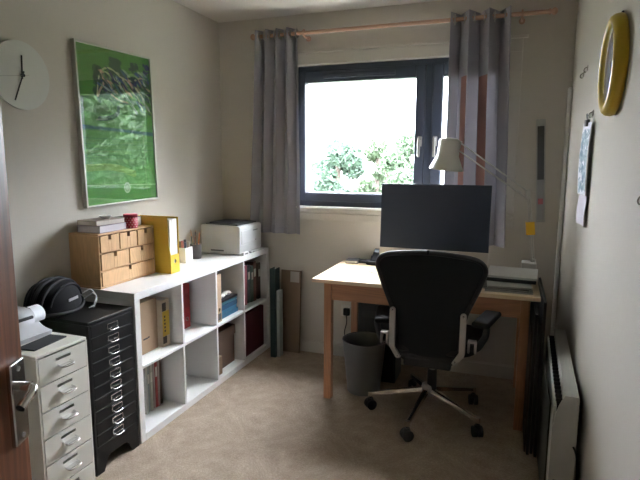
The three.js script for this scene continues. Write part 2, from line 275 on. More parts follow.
  stroke([[120, 330], [190, 325], [250, 300], [255, 270]], 'rgba(30,70,50,0.8)', 22); stroke([[100, 335], [170, 328]], 'rgba(190,200,170,0.6)', 8);
  for (let i = 0; i < 26; i++) stroke([[0, 372 + rr(-10, 14)], [200, 378 + rr(-10, 14)], [512, 392 + rr(-8, 12)]], 'rgba(30,95,100,0.13)', rr(3, 10));
  for (const y of [420, 446, 470, 500, 512]) stroke([[0, y], [260, y + 6], [512, y + 10]], 'rgba(40,110,50,0.6)', 3);
  stroke([[0, 560], [200, 556], [340, 600]], 'rgba(150,180,50,0.45)', 34); stroke([[0, 590], [512, 600]], 'rgba(50,130,45,0.5)', 3);
  stroke([[0, 640], [512, 664]], 'rgba(205,225,185,0.7)', 3); stroke([[430, 400], [436, 700]], 'rgba(190,215,170,0.45)', 3);
  x.fillStyle = 'rgba(190,205,180,0.75)'; x.beginPath(); x.ellipse(280, 668, 24, 28, 0, 0, 6.3); x.fill(); x.strokeStyle = 'rgba(90,140,80,0.7)'; x.lineWidth = 4; x.beginPath(); x.ellipse(280, 668, 14, 17, 0, 0, 6.3); x.stroke();
  const tx = new THREE.CanvasTexture(cv); tx.colorSpace = THREE.SRGBColorSpace;
  const p = thing('framed_poster', 'tall framed green poster hanging on the left wall', 'poster', [0.0, 1.575, 1.104]); p.rotation.x = 0.026;
  const fm = M(0.5, 0.5, 0.44, 0.4, { metalness: 0.5 }), fw = 0.011, D = 0.029;
  const hw = W0 / 2, hh = H0 / 2;
  part('frame_bar', bx(0.002, D, -hh, hh, hw - fw, hw, 0.002), fm, p); part('frame_bar', bx(0.002, D, -hh, hh, -hw, -hw + fw, 0.002), fm, p);
  part('frame_bar', bx(0.002, D, hh - fw, hh, -hw + fw, hw - fw, 0.002), fm, p); part('frame_bar', bx(0.002, D, -hh, -hh + fw, -hw + fw, hw - fw, 0.002), fm, p);
  const g = new THREE.PlaneGeometry(W0 - 2 * fw, H0 - 2 * fw).rotateY(Math.PI / 2).translate(0.0205, 0, 0);
  part('backing_board', bx(0.004, 0.02, -hh + fw, hh - fw, -hw + fw, hw - fw, 0), cardM, p);
  part('poster_print', g, new THREE.MeshPhysicalMaterial({ map: tx, roughness: 0.7 }), p, 'green print with a dark running group in loose brush strokes');
  part('pane', bx(0.025, 0.027, -hh + fw, hh - fw, -hw + fw, hw - fw, 0), glassM, p, 'clear glazing');
}

// ───────────── cube shelf ─────────────
const KZ0 = 0.03, KZ1 = 1.50, KX = 0.395, KT = 0.77;
{
  const s = thing('cube_shelf', 'low white cube shelf along the left wall', 'shelf', [0, 0, 0]);
  const x0 = 0.016;
  part('top_panel', bx(x0, KX, KT - 0.038, KT, KZ0, KZ1, 0.002), whiteLam, s);
  part('bottom_panel', bx(x0, KX, 0, 0.038, KZ0 + 0.038, KZ1 - 0.038, 0.002), whiteLam, s);
  part('side_panel', bx(x0, KX, 0, KT - 0.038, KZ0, KZ0 + 0.038, 0.002), whiteLam, s); part('side_panel', bx(x0, KX, 0, KT - 0.038, KZ1 - 0.038, KZ1, 0.002), whiteLam, s);
  part('middle_shelf', bx(x0, KX, 0.377, 0.393, KZ0 + 0.038, KZ1 - 0.038, 0.002), whiteLam, s);
  for (const z of [0.404, 0.756, 1.107]) for (const [a, b] of [[0.038, 0.377], [0.393, KT - 0.038]]) part('divider', bx(x0, KX, a, b, z, z + 0.016, 0.002), whiteLam, s);
}
function book(name, label, cat, x0, x1, y0, y1, z0, z1, col, group, spineAxis = 'x', label2) {   // upright book, spine towards +x
  const t = thing(name, label, cat, [0, 0, 0], 0, group), c = M(...col, 0.6), k = 0.0018;
  part('cover', [bx(x0, x1, y0, y1, z0, z0 + k, 0), bx(x0, x1, y0, y1, z1 - k, z1, 0), bx(x1 - k, x1, y0, y1, z0, z1, 0.0008)], c, t);
  part('page_block', bx(x0 + 0.003, x1 - k, y0 + 0.003, y1 - 0.003, z0 + k, z1 - k, 0), paperW, t);
  if (label2) part('spine_label', bx(x1, x1 + 0.0006, y0 + (y1 - y0) * 0.62, y0 + (y1 - y0) * 0.82, z0 + 0.002, z1 - 0.002, 0), M(0.7, 0.68, 0.6, 0.6), t);
  return t;
}
// top row, nearest cell: cardboard magazine file and a yellow book
{
  const t = thing('magazine_file', 'brown cardboard box file in the nearest upper shelf cell', 'box file', [0, 0, 0]);
  part('body', bx(0.06, 0.30, 0.3935, 0.672, 1.215, 1.452, 0.004), cardM, t);
  part('printed_line', [bx(0.3001, 0.3007, 0.470, 0.478, 1.30, 1.335, 0), bx(0.3001, 0.3007, 0.472, 0.480, 1.285, 1.298, 0)], blackP, t, 'small dark printed line');
  const b = thing('yellow_book', 'thick yellow book with dark ends in the nearest upper cell', 'book', [0, 0, 0]);
  const yM = M(0.62, 0.43, 0.05, 0.55), dk = M(0.05, 0.035, 0.03, 0.6), pl = M(0.6, 0.5, 0.38, 0.6);
  part('cover', [bx(0.11, 0.325, 0.3935, 0.655, 1.145, 1.148, 0), bx(0.11, 0.325, 0.3935, 0.655, 1.203, 1.206, 0), bx(0.321, 0.325, 0.3935, 0.655, 1.145, 1.206, 0.001)], pl, b);
  part('page_block', bx(0.113, 0.321, 0.396, 0.652, 1.148, 1.203, 0), paperW, b);
  part('spine_band', bx(0.325, 0.3258, 0.452, 0.59, 1.146, 1.205, 0), yM, b, 'yellow spine with small marks'); part('spine_band', bx(0.325, 0.3258, 0.41, 0.45, 1.172, 1.205, 0), dk, b, 'dark brown spine block'); part('spine_band', bx(0.325, 0.3258, 0.592, 0.638, 1.172, 1.205, 0), dk, b, 'dark brown spine block');
  part('spine_mark', [0.475, 0.495, 0.515, 0.535, 0.555].map((y) => bx(0.3258, 0.3262, y, y + 0.011, 1.180, 1.192, 0)), dk, b);
}
{ // second cell: red lever-arch file, pushed back
  const t = thing('ring_binder', 'red lever-arch binder in the upper shelf cell beside the yellow book', 'binder', [0, 0, 0]), r = M(0.36, 0.025, 0.03, 0.5);
  part('cover', [bx(0.03, 0.25, 0.3935, 0.665, 0.926, 0.930, 0), bx(0.03, 0.25, 0.3935, 0.665, 0.838, 0.842, 0), bx(0.246, 0.25, 0.3935, 0.665, 0.838, 0.930, 0.001)], r, t);
  part('papers', bx(0.05, 0.235, 0.397, 0.65, 0.843, 0.925, 0), paperW, t);
  part('finger_hole', new THREE.TorusGeometry(0.011, 0.0025, 6, 20).rotateY(Math.PI / 2).translate(0.251, 0.45, 0.872), chrome, t);
  part('spine_label', bx(0.25, 0.2507, 0.52, 0.61, 0.848, 0.896, 0), M(0.30, 0.03, 0.035, 0.6), t);
}
{ // third cell: narrow kraft magazine file and a stack of blue books
  const t = thing('magazine_file', 'narrow tan cardboard file beside the blue books', 'box file', [0, 0, 0]), k = M(0.47, 0.33, 0.21, 0.8);
  part('body', [bx(0.12, 0.369, 0.3935, 0.70, 0.672, 0.675, 0), bx(0.12, 0.369, 0.3935, 0.70, 0.719, 0.722, 0), bx(0.12, 0.123, 0.3935, 0.70, 0.675, 0.719, 0), bx(0.123, 0.369, 0.3935, 0.3965, 0.675, 0.719, 0)], k, t);
  const ff = new THREE.Shape(); ff.moveTo(-0.025, 0); ff.lineTo(0.025, 0); ff.lineTo(0.025, 0.3065); ff.lineTo(-0.025, 0.3065); ff.closePath(); const fh = new THREE.Path(); fh.absarc(0, 0.078, 0.012, 0, Math.PI * 2, true); ff.holes.push(fh);
  part('front_panel', new THREE.ExtrudeGeometry(ff, { depth: 0.003, bevelEnabled: false, curveSegments: 12 }).rotateY(Math.PI / 2).translate(0.369, 0.3935, 0.697), k, t);
  part('spine_label', bx(0.372, 0.3728, 0.405, 0.448, 0.679, 0.715, 0), M(0.08, 0.07, 0.06, 0.6), t, 'dark spine label');
  const cs = [[0.05, 0.16, 0.26], [0.07, 0.22, 0.34], [0.04, 0.11, 0.2], [0.09, 0.26, 0.36], [0.03, 0.03, 0.035]];
  const hts = [0.028, 0.026, 0.03, 0.022, 0.014]; let y = 0.3935;
  const nm = ['blue book at the bottom of the lying stack in the shelf', 'blue book second from the bottom of the lying stack', 'dark blue book in the middle of the lying stack', 'light blue book second from the top of the lying stack', 'thin black book lying on top of the blue stack'];
  cs.forEach((c, i) => {
    const x1 = 0.355 - (i % 2) * 0.008, z0 = 0.432 + (i % 3) * 0.006, z1 = 0.652 - (i % 2) * 0.01, h = hts[i], b = thing('lying_book', nm[i], 'book', [0, 0, 0], 0, 'books lying in the third upper cell'), m = M(...c, 0.5);
    part('cover', [bx(0.12, x1, y, y + 0.002, z0, z1, 0), bx(0.12, x1, y + h - 0.002, y + h, z0, z1, 0), bx(x1 - 0.002, x1, y, y + h, z0, z1, 0)], m, b);
    part('page_block', bx(0.123, x1 - 0.002, y + 0.002, y + h - 0.002, z0 + 0.003, z1 - 0.003, 0), paperW, b); y += h;
  });
  [[0.34, 0.50, 0.58, 'crumpled white paper on the blue books, nearer one'], [0.335, 0.60, 0.49, 'crumpled white paper on the blue books, farther one']].forEach(([x, _, z, l]) => {
    const g = new THREE.IcosahedronGeometry(0.034, 3), p = g.attributes.position; for (let i = 0; i < p.count; i++) { const k = 1 + noise.noise(p.getX(i) * 60, p.getY(i) * 60 + z * 9, p.getZ(i) * 60) * 0.35; p.setXYZ(i, p.getX(i) * k * 0.8, p.getY(i) * k * 0.35, p.getZ(i) * k * 1.3); } g.computeVertexNormals();
    g.computeBoundingBox(); solo('crumpled_paper', g.translate(0, -g.boundingBox.min.y, 0), paperW, l, 'paper', [x - 0.03, y, z]);
  });
}
{ // fourth cell: upright books, dark colours
  const cs = [[0.10, 0.16, 0.13, 0.03, 0.27, 'dark green'], [0.42, 0.10, 0.13, 0.028, 0.285, 'red'], [0.30, 0.16, 0.17, 0.022, 0.26, 'faded pink'], [0.12, 0.13, 0.14, 0.034, 0.275, 'dark grey'], [0.14, 0.19, 0.16, 0.03, 0.265, 'green-grey'], [0.22, 0.10, 0.08, 0.036, 0.29, 'brown'], [0.30, 0.11, 0.09, 0.03, 0.28, 'rust-red'], [0.12, 0.08, 0.07, 0.032, 0.27, 'dark brown']];
  let z = 0.326;
  for (const [r, g, b, t, h, n] of cs) { book('upright_book', n + ' book standing in the farthest upper shelf cell', 'book', 0.12, 0.335 + rr(-0.012, 0.012), 0.3935, 0.3935 + h, z - t, z, [r, g, b], 'books in the farthest upper cell', 'x', t > 0.029); z -= t + 0.001; }
}
{ // lower row
  const cs = [[0.42, 0.44, 0.42, 0.02, 0.27, 'pale grey'], [0.5, 0.5, 0.46, 0.016, 0.275, 'off-white'], [0.30, 0.33, 0.33, 0.022, 0.262, 'blue-grey'], [0.46, 0.45, 0.40, 0.018, 0.27, 'cream'], [0.20, 0.20, 0.30, 0.015, 0.28, 'dusty blue'], [0.45, 0.38, 0.36, 0.012, 0.275, 'pale pink'], [0.36, 0.05, 0.05, 0.018, 0.285, 'bright red'], [0.5, 0.42, 0.38, 0.009, 0.275, 'thin beige'], [0.06, 0.05, 0.05, 0.016, 0.29, 'black'], [0.14, 0.09, 0.06, 0.014, 0.295, 'dark brown'], [0.34, 0.36, 0.36, 0.024, 0.27, 'grey']];
  let z = 1.345;
  for (const [r, g, b, t, h, n] of [cs[10], ...cs.slice(0, 10)]) { book('upright_book', n + ' book standing in the nearest lower shelf cell', 'book', 0.07, 0.262 + rr(-0.012, 0.012), 0.0385, 0.0385 + h, z - t, z, [r, g, b], 'books in the nearest lower cell', 'x', t > 0.017); z -= t + 0.001; }
  const b = thing('storage_box', 'dark brown cardboard box in the third lower shelf cell', 'box', [0, 0, 0]), bm = M(0.12, 0.075, 0.05, 0.8);
  part('body', bx(0.06, 0.325, 0.0385, 0.25, 0.44, 0.70, 0.003), bm, b); part('lid', bx(0.055, 0.331, 0.235, 0.30, 0.435, 0.705, 0.003), bm, b);
  solo('small_box', bx(0.0, 0.03, 0, 0.12, -0.035, 0.035, 0.003), M(0.22, 0.14, 0.085, 0.8), 'small tan carton in front of the dark brown box', 'box', [0.334, 0.0385, 0.70]);
  const r = thing('storage_box', 'dark red fabric box in the farthest lower shelf cell', 'box', [0, 0, 0]), rm = M(0.10, 0.012, 0.022, 0.8, { bumpMap: rep(weaveT, 60), bumpScale: 0.0005 });
  part('body', [bx(0.365, 0.37, 0.0385, 0.345, 0.078, 0.394, 0.002), bx(0.05, 0.365, 0.0385, 0.345, 0.392, 0.394, 0), bx(0.05, 0.365, 0.0385, 0.345, 0.078, 0.08, 0), bx(0.05, 0.055, 0.0385, 0.345, 0.08, 0.392, 0), bx(0.055, 0.365, 0.0385, 0.043, 0.08, 0.392, 0)], rm, r);
}

// ───────────── on top of the shelf ─────────────
{ // six-drawer mini chest
  const t = thing('drawer_chest', 'small wooden six-drawer chest on top of the white shelf', 'drawer chest', [0.006, KT, 1.284]);
  const D = 0.186, w = 0.42, h = 0.272, e = 0.009;
  part('carcass', [bx(0, D, 0, e, -w / 2, w / 2), bx(0, D, h - e, h, -w / 2, w / 2), bx(0, D, e, h - e, w / 2 - e, w / 2), bx(0, D, e, h - e, -w / 2, -w / 2 + e), bx(0, 0.005, e, h - e, -w / 2 + e, w / 2 - e, 0),
    bx(0.005, D - 0.004, 0.085, 0.09, -w / 2 + e, w / 2 - e, 0), bx(0.005, D - 0.004, 0.173, 0.178, -w / 2 + e, w / 2 - e, 0), bx(0.005, D - 0.004, 0.09, 0.173, -0.0025, 0.0025, 0), bx(0.005, D - 0.004, 0.178, h - e, 0.0645, 0.0695, 0), bx(0.005, D - 0.004, 0.178, h - e, -0.0695, -0.0645, 0)], birchM, t);
  const row = (y0, y1, cells) => cells.forEach(([a, b]) => {
    const m = (a + b) / 2, nw = 0.010, nd = 0.022, f0 = D - 0.005, f1 = D + 0.004;
    part('drawer', [bx(f0, f1, y0, y1, a, m - nw, 0.0015), bx(f0, f1, y0, y1, m + nw, b, 0.0015), bx(f0, f1, y0, y1 - nd, m - nw, m + nw, 0.0015),
      bx(0.012, f0, y0, y0 + 0.004, a, b, 0), bx(0.012, f0, y0 + 0.004, y1 - 0.004, a, a + 0.004, 0), bx(0.012, f0, y0 + 0.004, y1 - 0.004, b - 0.004, b, 0), bx(0.012, 0.016, y0 + 0.004, y1 - 0.004, a + 0.004, b - 0.004, 0)], birchM, t);
  });
  const i0 = -w / 2 + e + 0.002, i1 = w / 2 - e - 0.002;
  row(0.012, 0.083, [[i0, i1]]); row(0.092, 0.171, [[i0, -0.0045], [0.0045, i1]]); row(0.180, h - e - 0.003, [[i0, -0.0715], [-0.0625, 0.0625], [0.0715, i1]]);
}
const CT = KT + 0.272;
function lyingBook(name, label, x, y, z, w, h, d, turn, col, pages = [0.62, 0.58, 0.52]) {   // w along x, d along z
  const t = thing(name, label, 'book', [x, y, z], turn, 'books on the drawer chest'), m = M(...col, 0.55);
  part('cover', [bx(-w / 2, w / 2, 0, 0.002, -d / 2, d / 2, 0), bx(-w / 2, w / 2, h - 0.002, h, -d / 2, d / 2, 0), bx(-w / 2, -w / 2 + 0.002, 0, h, -d / 2, d / 2, 0)], m, t);
  part('page_block', bx(-w / 2 + 0.002, w / 2 - 0.003, 0.002, h - 0.002, -d / 2 + 0.003, d / 2 - 0.003, 0), M(...pages, 0.85), t); return t;
}
lyingBook('lying_book', 'thick book with pale page edges lying on the drawer chest', 0.10, CT, 1.36, 0.14, 0.036, 0.20, 0.03, [0.22, 0.19, 0.24], [0.58, 0.55, 0.60]);
lyingBook('lying_book', 'cream paperback lying on top of the thick book', 0.095, CT + 0.036, 1.36, 0.13, 0.024, 0.19, -0.06, [0.36, 0.30, 0.24]);
lyingBook('lying_book', 'dark book lying on the chest behind the red box', 0.075, CT, 1.165, 0.11, 0.05, 0.15, 0.1, [0.07, 0.07, 0.06]);
{ // little white bowl on the books
  solo('small_dish', lathe([[0, 0.001], [0.018, 0.001], [0.03, 0.014], [0.031, 0.016], [0.029, 0.016], [0.017, 0.004], [0, 0.004]], 28), whiteLam, 'tiny white dish on top of the cream paperback', 'dish', [0.11, CT + 0.06, 1.35]);
  const r = thing('red_tin', 'small red spotted tin on the right of the drawer chest', 'tin', [0.155, CT, 1.215]), rm = M(0.42, 0.02, 0.045, 0.5);
  part('body', lathe([[0, 0.0], [0.034, 0.0], [0.0355, 0.002], [0.0355, 0.062], [0, 0.062]], 32), rm, r);
  part('lid', lathe([[0, 0.062], [0.0365, 0.058], [0.0368, 0.073], [0.034, 0.075], [0, 0.075]], 32), rm, r);
  const dots = []; for (let j = 0; j < 5; j++) for (let i = 0; i < 14; i++) { const a = (i + (j % 2) / 2) / 14 * Math.PI * 2; dots.push(new THREE.CylinderGeometry(0.0026, 0.0026, 0.001, 6).rotateZ(Math.PI / 2).rotateY(-a).translate(Math.cos(a) * 0.0355, 0.008 + j * 0.012, Math.sin(a) * 0.0355)); }
  part('spots', dots, M(0.75, 0.6, 0.6, 0.6), r, 'white spots').userData.kind = 'stuff';
}
{ // yellow magazine file
  const t = thing('magazine_file', 'tall yellow magazine file beside the drawer chest', 'box file', [0.03, KT, 1.026]), y = M(0.72, 0.46, 0.045, 0.5), th = 0.003, L = 0.262, HH = 0.315, hw = 0.04;
  const sh = new THREE.Shape(); sh.moveTo(0, 0); sh.lineTo(L, 0); sh.lineTo(L, 0.105); sh.quadraticCurveTo(L - 0.004, 0.125, L - 0.012, 0.15); sh.quadraticCurveTo(L - 0.016, 0.2, L - 0.014, HH); sh.lineTo(0, HH); sh.closePath();
  const sh2 = new THREE.Shape(); sh2.moveTo(0, 0); sh2.lineTo(L, 0); sh2.lineTo(L, HH); sh2.lineTo(0, HH); sh2.closePath();
  const ex = { depth: th, bevelEnabled: false, curveSegments: 10 };
  part('side_panel', new THREE.ExtrudeGeometry(sh2, ex).translate(0, 0, -hw), y, t); part('side_panel', new THREE.ExtrudeGeometry(sh, ex).translate(0, 0, hw - th), y, t);
  part('back_panel', bx(0, th, 0, HH, -hw + th, hw - th, 0), y, t); part('base_panel', bx(th, L - th, 0, th, -hw + th, hw - th, 0), y, t);
  const fs = new THREE.Shape(); fs.moveTo(-hw + th, 0); fs.lineTo(hw - th, 0); fs.lineTo(hw - th, 0.105); fs.lineTo(-hw + th, 0.105); fs.closePath(); const ho = new THREE.Path(); ho.absarc(0, 0.066, 0.012, 0, Math.PI * 2, true); fs.holes.push(ho);
  part('front_panel', new THREE.ExtrudeGeometry(fs, ex).rotateY(Math.PI / 2).translate(L - th, 0, 0), y, t);
  solo('paper_sheaf', [-0.036, -0.014, 0.008].map((z, i) => bx(0.006, 0.254 - i * 0.001, 0.004, 0.306 - i * 0.002, z, z + 0.021, 0.001)), paperW, 'white papers standing inside the yellow magazine file', 'papers', [0.032, KT, 1.028]);
}
{ // white pen box with small things, and a pot of pencils
  const t = thing('desk_organiser', 'white open box holding small stationery beside the yellow file', 'box', [0.15, KT, 0.735]), w = 0.037, h = 0.095;
  part('body', [bx(-w, w, 0, 0.003, -w, w, 0), bx(-w, w, 0.003, h, w - 0.003, w, 0), bx(-w, w, 0.003, h, -w, -w + 0.003, 0), bx(-w, -w + 0.003, 0.003, h, -w + 0.003, w - 0.003, 0), bx(w - 0.003, w, 0.003, h, -w + 0.003, w - 0.003, 0)], whiteLam, t);
  const cols = [[0.45, 0.08, 0.09, 'red'], [0.06, 0.06, 0.07, 'black'], [0.4, 0.35, 0.28, 'beige'], [0.14, 0.12, 0.13, 'charcoal'], [0.5, 0.2, 0.2, 'pink'], [0.05, 0.08, 0.12, 'navy']];
  cols.forEach(([r, g, b, n], i) => { const x = -0.02 + (i % 3) * 0.02, z = -0.015 + (i > 2 ? 0.03 : 0), q = thing('marker_pen', n + ' marker standing in the white stationery box', 'pen', [0.15 + x, KT + 0.0035, 0.735 + z], 0, 'markers in the white box'), a = rr(-0.08, 0.08); q.rotation.z = a * 0.3; part('barrel', cyl([0, 0, 0], [0, 0.09, 0], 0.008, 0.008, 10), M(0.25, 0.24, 0.24, 0.5), q); part('cap', cyl([0, 0.085, 0], [0, 0.128 + rr(-0.01, 0.01), 0], 0.0088, 0.0078, 10), M(r, g, b, 0.5), q); });
  const p = thing('pencil_pot', 'dark pencil pot between the white box and the printer', 'pot', [0.145, KT, 0.60]);
  part('body', lathe([[0, 0], [0.034, 0], [0.036, 0.095], [0.0335, 0.095], [0.032, 0.004], [0, 0.004]], 28), M(0.07, 0.06, 0.055, 0.5), p);
  const pc = [[0.55, 0.22, 0.10, 'orange'], [0.30, 0.16, 0.08, 'brown'], [0.08, 0.16, 0.12, 'green'], [0.5, 0.3, 0.18, 'tan'], [0.10, 0.09, 0.09, 'black'], [0.45, 0.12, 0.08, 'rust']];
  pc.forEach(([r, g, b, n], i) => { const a = i / 6 * 6.283, q = thing('pencil', n + ' pencil leaning in the dark pot', 'pencil', [0.145 + Math.cos(a) * 0.012, KT + 0.005, 0.60 + Math.sin(a) * 0.012], 0, 'pencils in the pot'); q.rotation.set(Math.sin(a) * 0.12, 0, -Math.cos(a) * 0.12); const L = rr(0.14, 0.175); part('shaft', cyl([0, 0, 0], [0, L, 0], 0.0038, 0.0038, 6), M(r, g, b, 0.5), q); part('tip', cyl([0, L, 0], [0, L + 0.014, 0], 0.0038, 0.0006, 6), M(0.5, 0.36, 0.22, 0.7), q); });
}
{ // laser printer
  const t = thing('laser_printer', 'white laser printer with dark top at the far end of the shelf', 'printer', [0, KT, 0]), wp = M(0.47, 0.475, 0.465, 0.45), dk = M(0.035, 0.035, 0.04, 0.5);
  const sh = new THREE.Shape(); const x0 = 0.078, x1 = 0.366;
  sh.moveTo(x0, 0.012); sh.lineTo(x1 - 0.004, 0.012); sh.lineTo(x1, 0.018); sh.lineTo(x1 + 0.002, 0.180); sh.quadraticCurveTo(x1 + 0.001, 0.190, x1 - 0.010, 0.192); sh.lineTo(x0 + 0.008, 0.197); sh.quadraticCurveTo(x0, 0.197, x0, 0.188); sh.closePath();
  part('body', new THREE.ExtrudeGeometry(sh, { depth: 0.308, bevelEnabled: true, bevelSize: 0.006, bevelThickness: 0.006, bevelSegments: 2, curveSegments: 8 }).translate(0, 0, 0.11), wp, t);
  part('top_cover', [bx(0.095, 0.345, 0.197, 0.207, 0.125, 0.40, 0.004), bx(0.11, 0.29, 0.205, 0.214, 0.15, 0.375, 0.004)], dk, t, 'dark grey paper exit cover');
  part('front_door', [bx(0.3700, 0.376, 0.075, 0.165, 0.125, 0.40, 0.003), bx(0.368, 0.374, 0.028, 0.068, 0.115, 0.41, 0.003)], wp, t);
  part('power_button', disc(0.007, 0.004, 16).rotateZ(Math.PI / 2).translate(0.377, 0.085, 0.20), alu, t); part('badge', bx(0.376, 0.3768, 0.15, 0.158, 0.17, 0.235, 0), M(0.15, 0.15, 0.16, 0.4), t);
  part('recess_shade', bx(0.15, 0.25, 0.024, 0.034, 0.4235, 0.428, 0.001), M(0.10, 0.10, 0.10, 0.6), t, 'dark grey bar painted as the shade of the carry recess'); part('foot', [0.10, 0.34].flatMap((x) => [0.14, 0.38].map((z) => cyl([x, 0, z], [x, 0.014, z], 0.012))), dk, t);  // dark bar paints the shade of a carry recess that is not modelled
}
{ // small things on the shelf edge in front of the printer
  const a = thing('network_box', 'small white box on the shelf edge beside the printer', 'device', [0.385, KT, 0.375]);
  part('body', cb(0.022, 0.022, 0.07, 0.005), whiteLam, a); part('port_slot', bx(0.0108, 0.0114, 0.007, 0.014, -0.02, 0.02, 0), blackP, a);
  const b = thing('network_box', 'flat grey box on the shelf edge at the far corner', 'device', [0.384, KT, 0.20]);
  part('body', cb(0.022, 0.014, 0.20, 0.004), M(0.5, 0.5, 0.48, 0.5), b); part('status_light', bx(0.0108, 0.0114, 0.005, 0.009, 0.06, 0.075, 0), blackP, b);
}

// ───────────── drawer cabinets ─────────────
{
  const t = thing('drawer_cabinet', 'black metal ten-drawer cabinet between the shelf and the white cabinet', 'cabinet', [0.015, 0, 1.652]);
  const D = 0.378, hw = 0.14, y0 = 0.10, y1 = 0.71;
  part('body', [bx(0, D - 0.02, y0, y1 - 0.015, -hw, hw, 0.003), bx(0, D, y1 - 0.016, y1, -hw, hw, 0.004), bx(D - 0.02, D, y0, y1 - 0.016, hw - 0.012, hw, 0.001), bx(D - 0.02, D, y0, y1 - 0.016, -hw, -hw + 0.012, 0.001), bx(D - 0.02, D, y0, y0 + 0.03, -hw + 0.012, hw - 0.012, 0.001)], blackM, t);
  const sh = new THREE.Shape(); sh.moveTo(-hw, 0); sh.lineTo(-hw + 0.045, 0); sh.lineTo(-hw + 0.07, 0.05); sh.quadraticCurveTo(-hw + 0.08, 0.065, -hw + 0.1, 0.065); sh.lineTo(hw - 0.1, 0.065); sh.quadraticCurveTo(hw - 0.08, 0.065, hw - 0.07, 0.05); sh.lineTo(hw - 0.045, 0); sh.lineTo(hw, 0); sh.lineTo(hw, 0.1); sh.lineTo(-hw, 0.1); sh.closePath();
  part('plinth', [new THREE.ExtrudeGeometry(sh, { depth: 0.012, bevelEnabled: false }).rotateY(Math.PI / 2).translate(D - 0.013, 0, 0), bx(0, D - 0.013, 0, 0.1, hw - 0.006, hw, 0), bx(0, D - 0.013, 0, 0.1, -hw, -hw + 0.006, 0)], blackM, t);
  const n = 10, ph = (y1 - 0.018 - y0 - 0.032) / n;
  const dg = bx(D - 0.02, D + 0.001, 0.0015, ph - 0.0015, -hw + 0.0135, hw - 0.0135, 0.0015);
  const hold = [bx(0, 0.003, 0.004, 0.006, -0.034, 0.034, 0), bx(0, 0.003, 0.026, 0.028, -0.034, 0.034, 0), bx(0, 0.003, 0.004, 0.028, -0.034, -0.032, 0), bx(0, 0.003, 0.004, 0.028, 0.032, 0.034, 0), tube([[0.002, 0.006, -0.024], [0.014, 0.001, -0.022], [0.017, -0.001, 0], [0.014, 0.001, 0.022], [0.002, 0.006, 0.024]], 0.0022, 12, 6)];
  const hg = merged(hold);
  for (let i = 0; i < n; i++) {
    const d = part('drawer', dg, blackM, t); d.position.y = y0 + 0.031 + i * ph;
    const h = part('label_holder', hg, chrome, d, 'chrome label holder with pull'); h.position.set(D + 0.001, 0.011, 0.0);
  }
}
{
  const t = thing('drawer_cabinet', 'white metal six-drawer cabinet nearest the open door', 'cabinet', [0.04, 0, 2.005]);
  const D = 0.432, hw = 0.122, y0 = 0.03, y1 = 0.69;
  part('body', [bx(0, D, y1 - 0.012, y1, -hw, hw, 0.004), bx(0, D, y0, y1 - 0.012, hw - 0.008, hw, 0.001), bx(0, D, y0, y1 - 0.012, -hw, -hw + 0.008, 0.001), bx(0, D, y0, y0 + 0.012, -hw + 0.008, hw - 0.008, 0.001), bx(0, 0.006, y0 + 0.012, y1 - 0.012, -hw + 0.008, hw - 0.008, 0)], cream, t);
  for (const [x, z] of [[0.04, 0.09], [0.04, -0.09], [0.39, 0.09], [0.39, -0.09]]) part('castor', [cyl([x, 0.015, z - 0.008], [x, 0.015, z + 0.008], 0.015, 0.015, 14), bx(x - 0.006, x + 0.006, 0.02, 0.032, z - 0.01, z + 0.01, 0.001)], blackP, t);
  const n = 6, ph = (y1 - 0.014 - y0 - 0.014) / n;
  const zi = hw - 0.010, s0 = ph - 0.032, s1 = ph - 0.021;
  const dg = merged([bx(D - 0.0015, D + 0.001, 0.002, s0, -zi, zi, 0.0008), bx(D - 0.0015, D + 0.001, s1, ph - 0.002, -zi, zi, 0.0008), bx(D - 0.0015, D + 0.001, s0 - 0.002, s1 + 0.002, -zi, -0.036, 0), bx(D - 0.0015, D + 0.001, s0 - 0.002, s1 + 0.002, 0.036, zi, 0), bx(0.01, D - 0.012, 0.002, 0.004, -zi, zi, 0), bx(0.01, D - 0.012, 0.004, ph - 0.006, -zi, -zi + 0.002, 0), bx(0.01, D - 0.012, 0.004, ph - 0.006, zi - 0.002, zi, 0)]);
  const hg = merged([tube([[0, 0, -0.03], [0.022, -0.006, -0.03], [0.028, -0.008, -0.022], [0.028, -0.008, 0.022], [0.022, -0.006, 0.03], [0, 0, 0.03]], 0.0028, 24, 6), bx(0, 0.024, -0.007, -0.004, -0.026, 0.026, 0.001)]);
  for (let i = 0; i < n; i++) {
    const d = part('drawer', dg, cream, t); d.position.y = y0 + 0.013 + i * ph;
    const h = part('drawer_pull', hg, chrome, d, 'chrome wire pull'); h.position.set(D + 0.001, ph - 0.048, 0);
  }
}
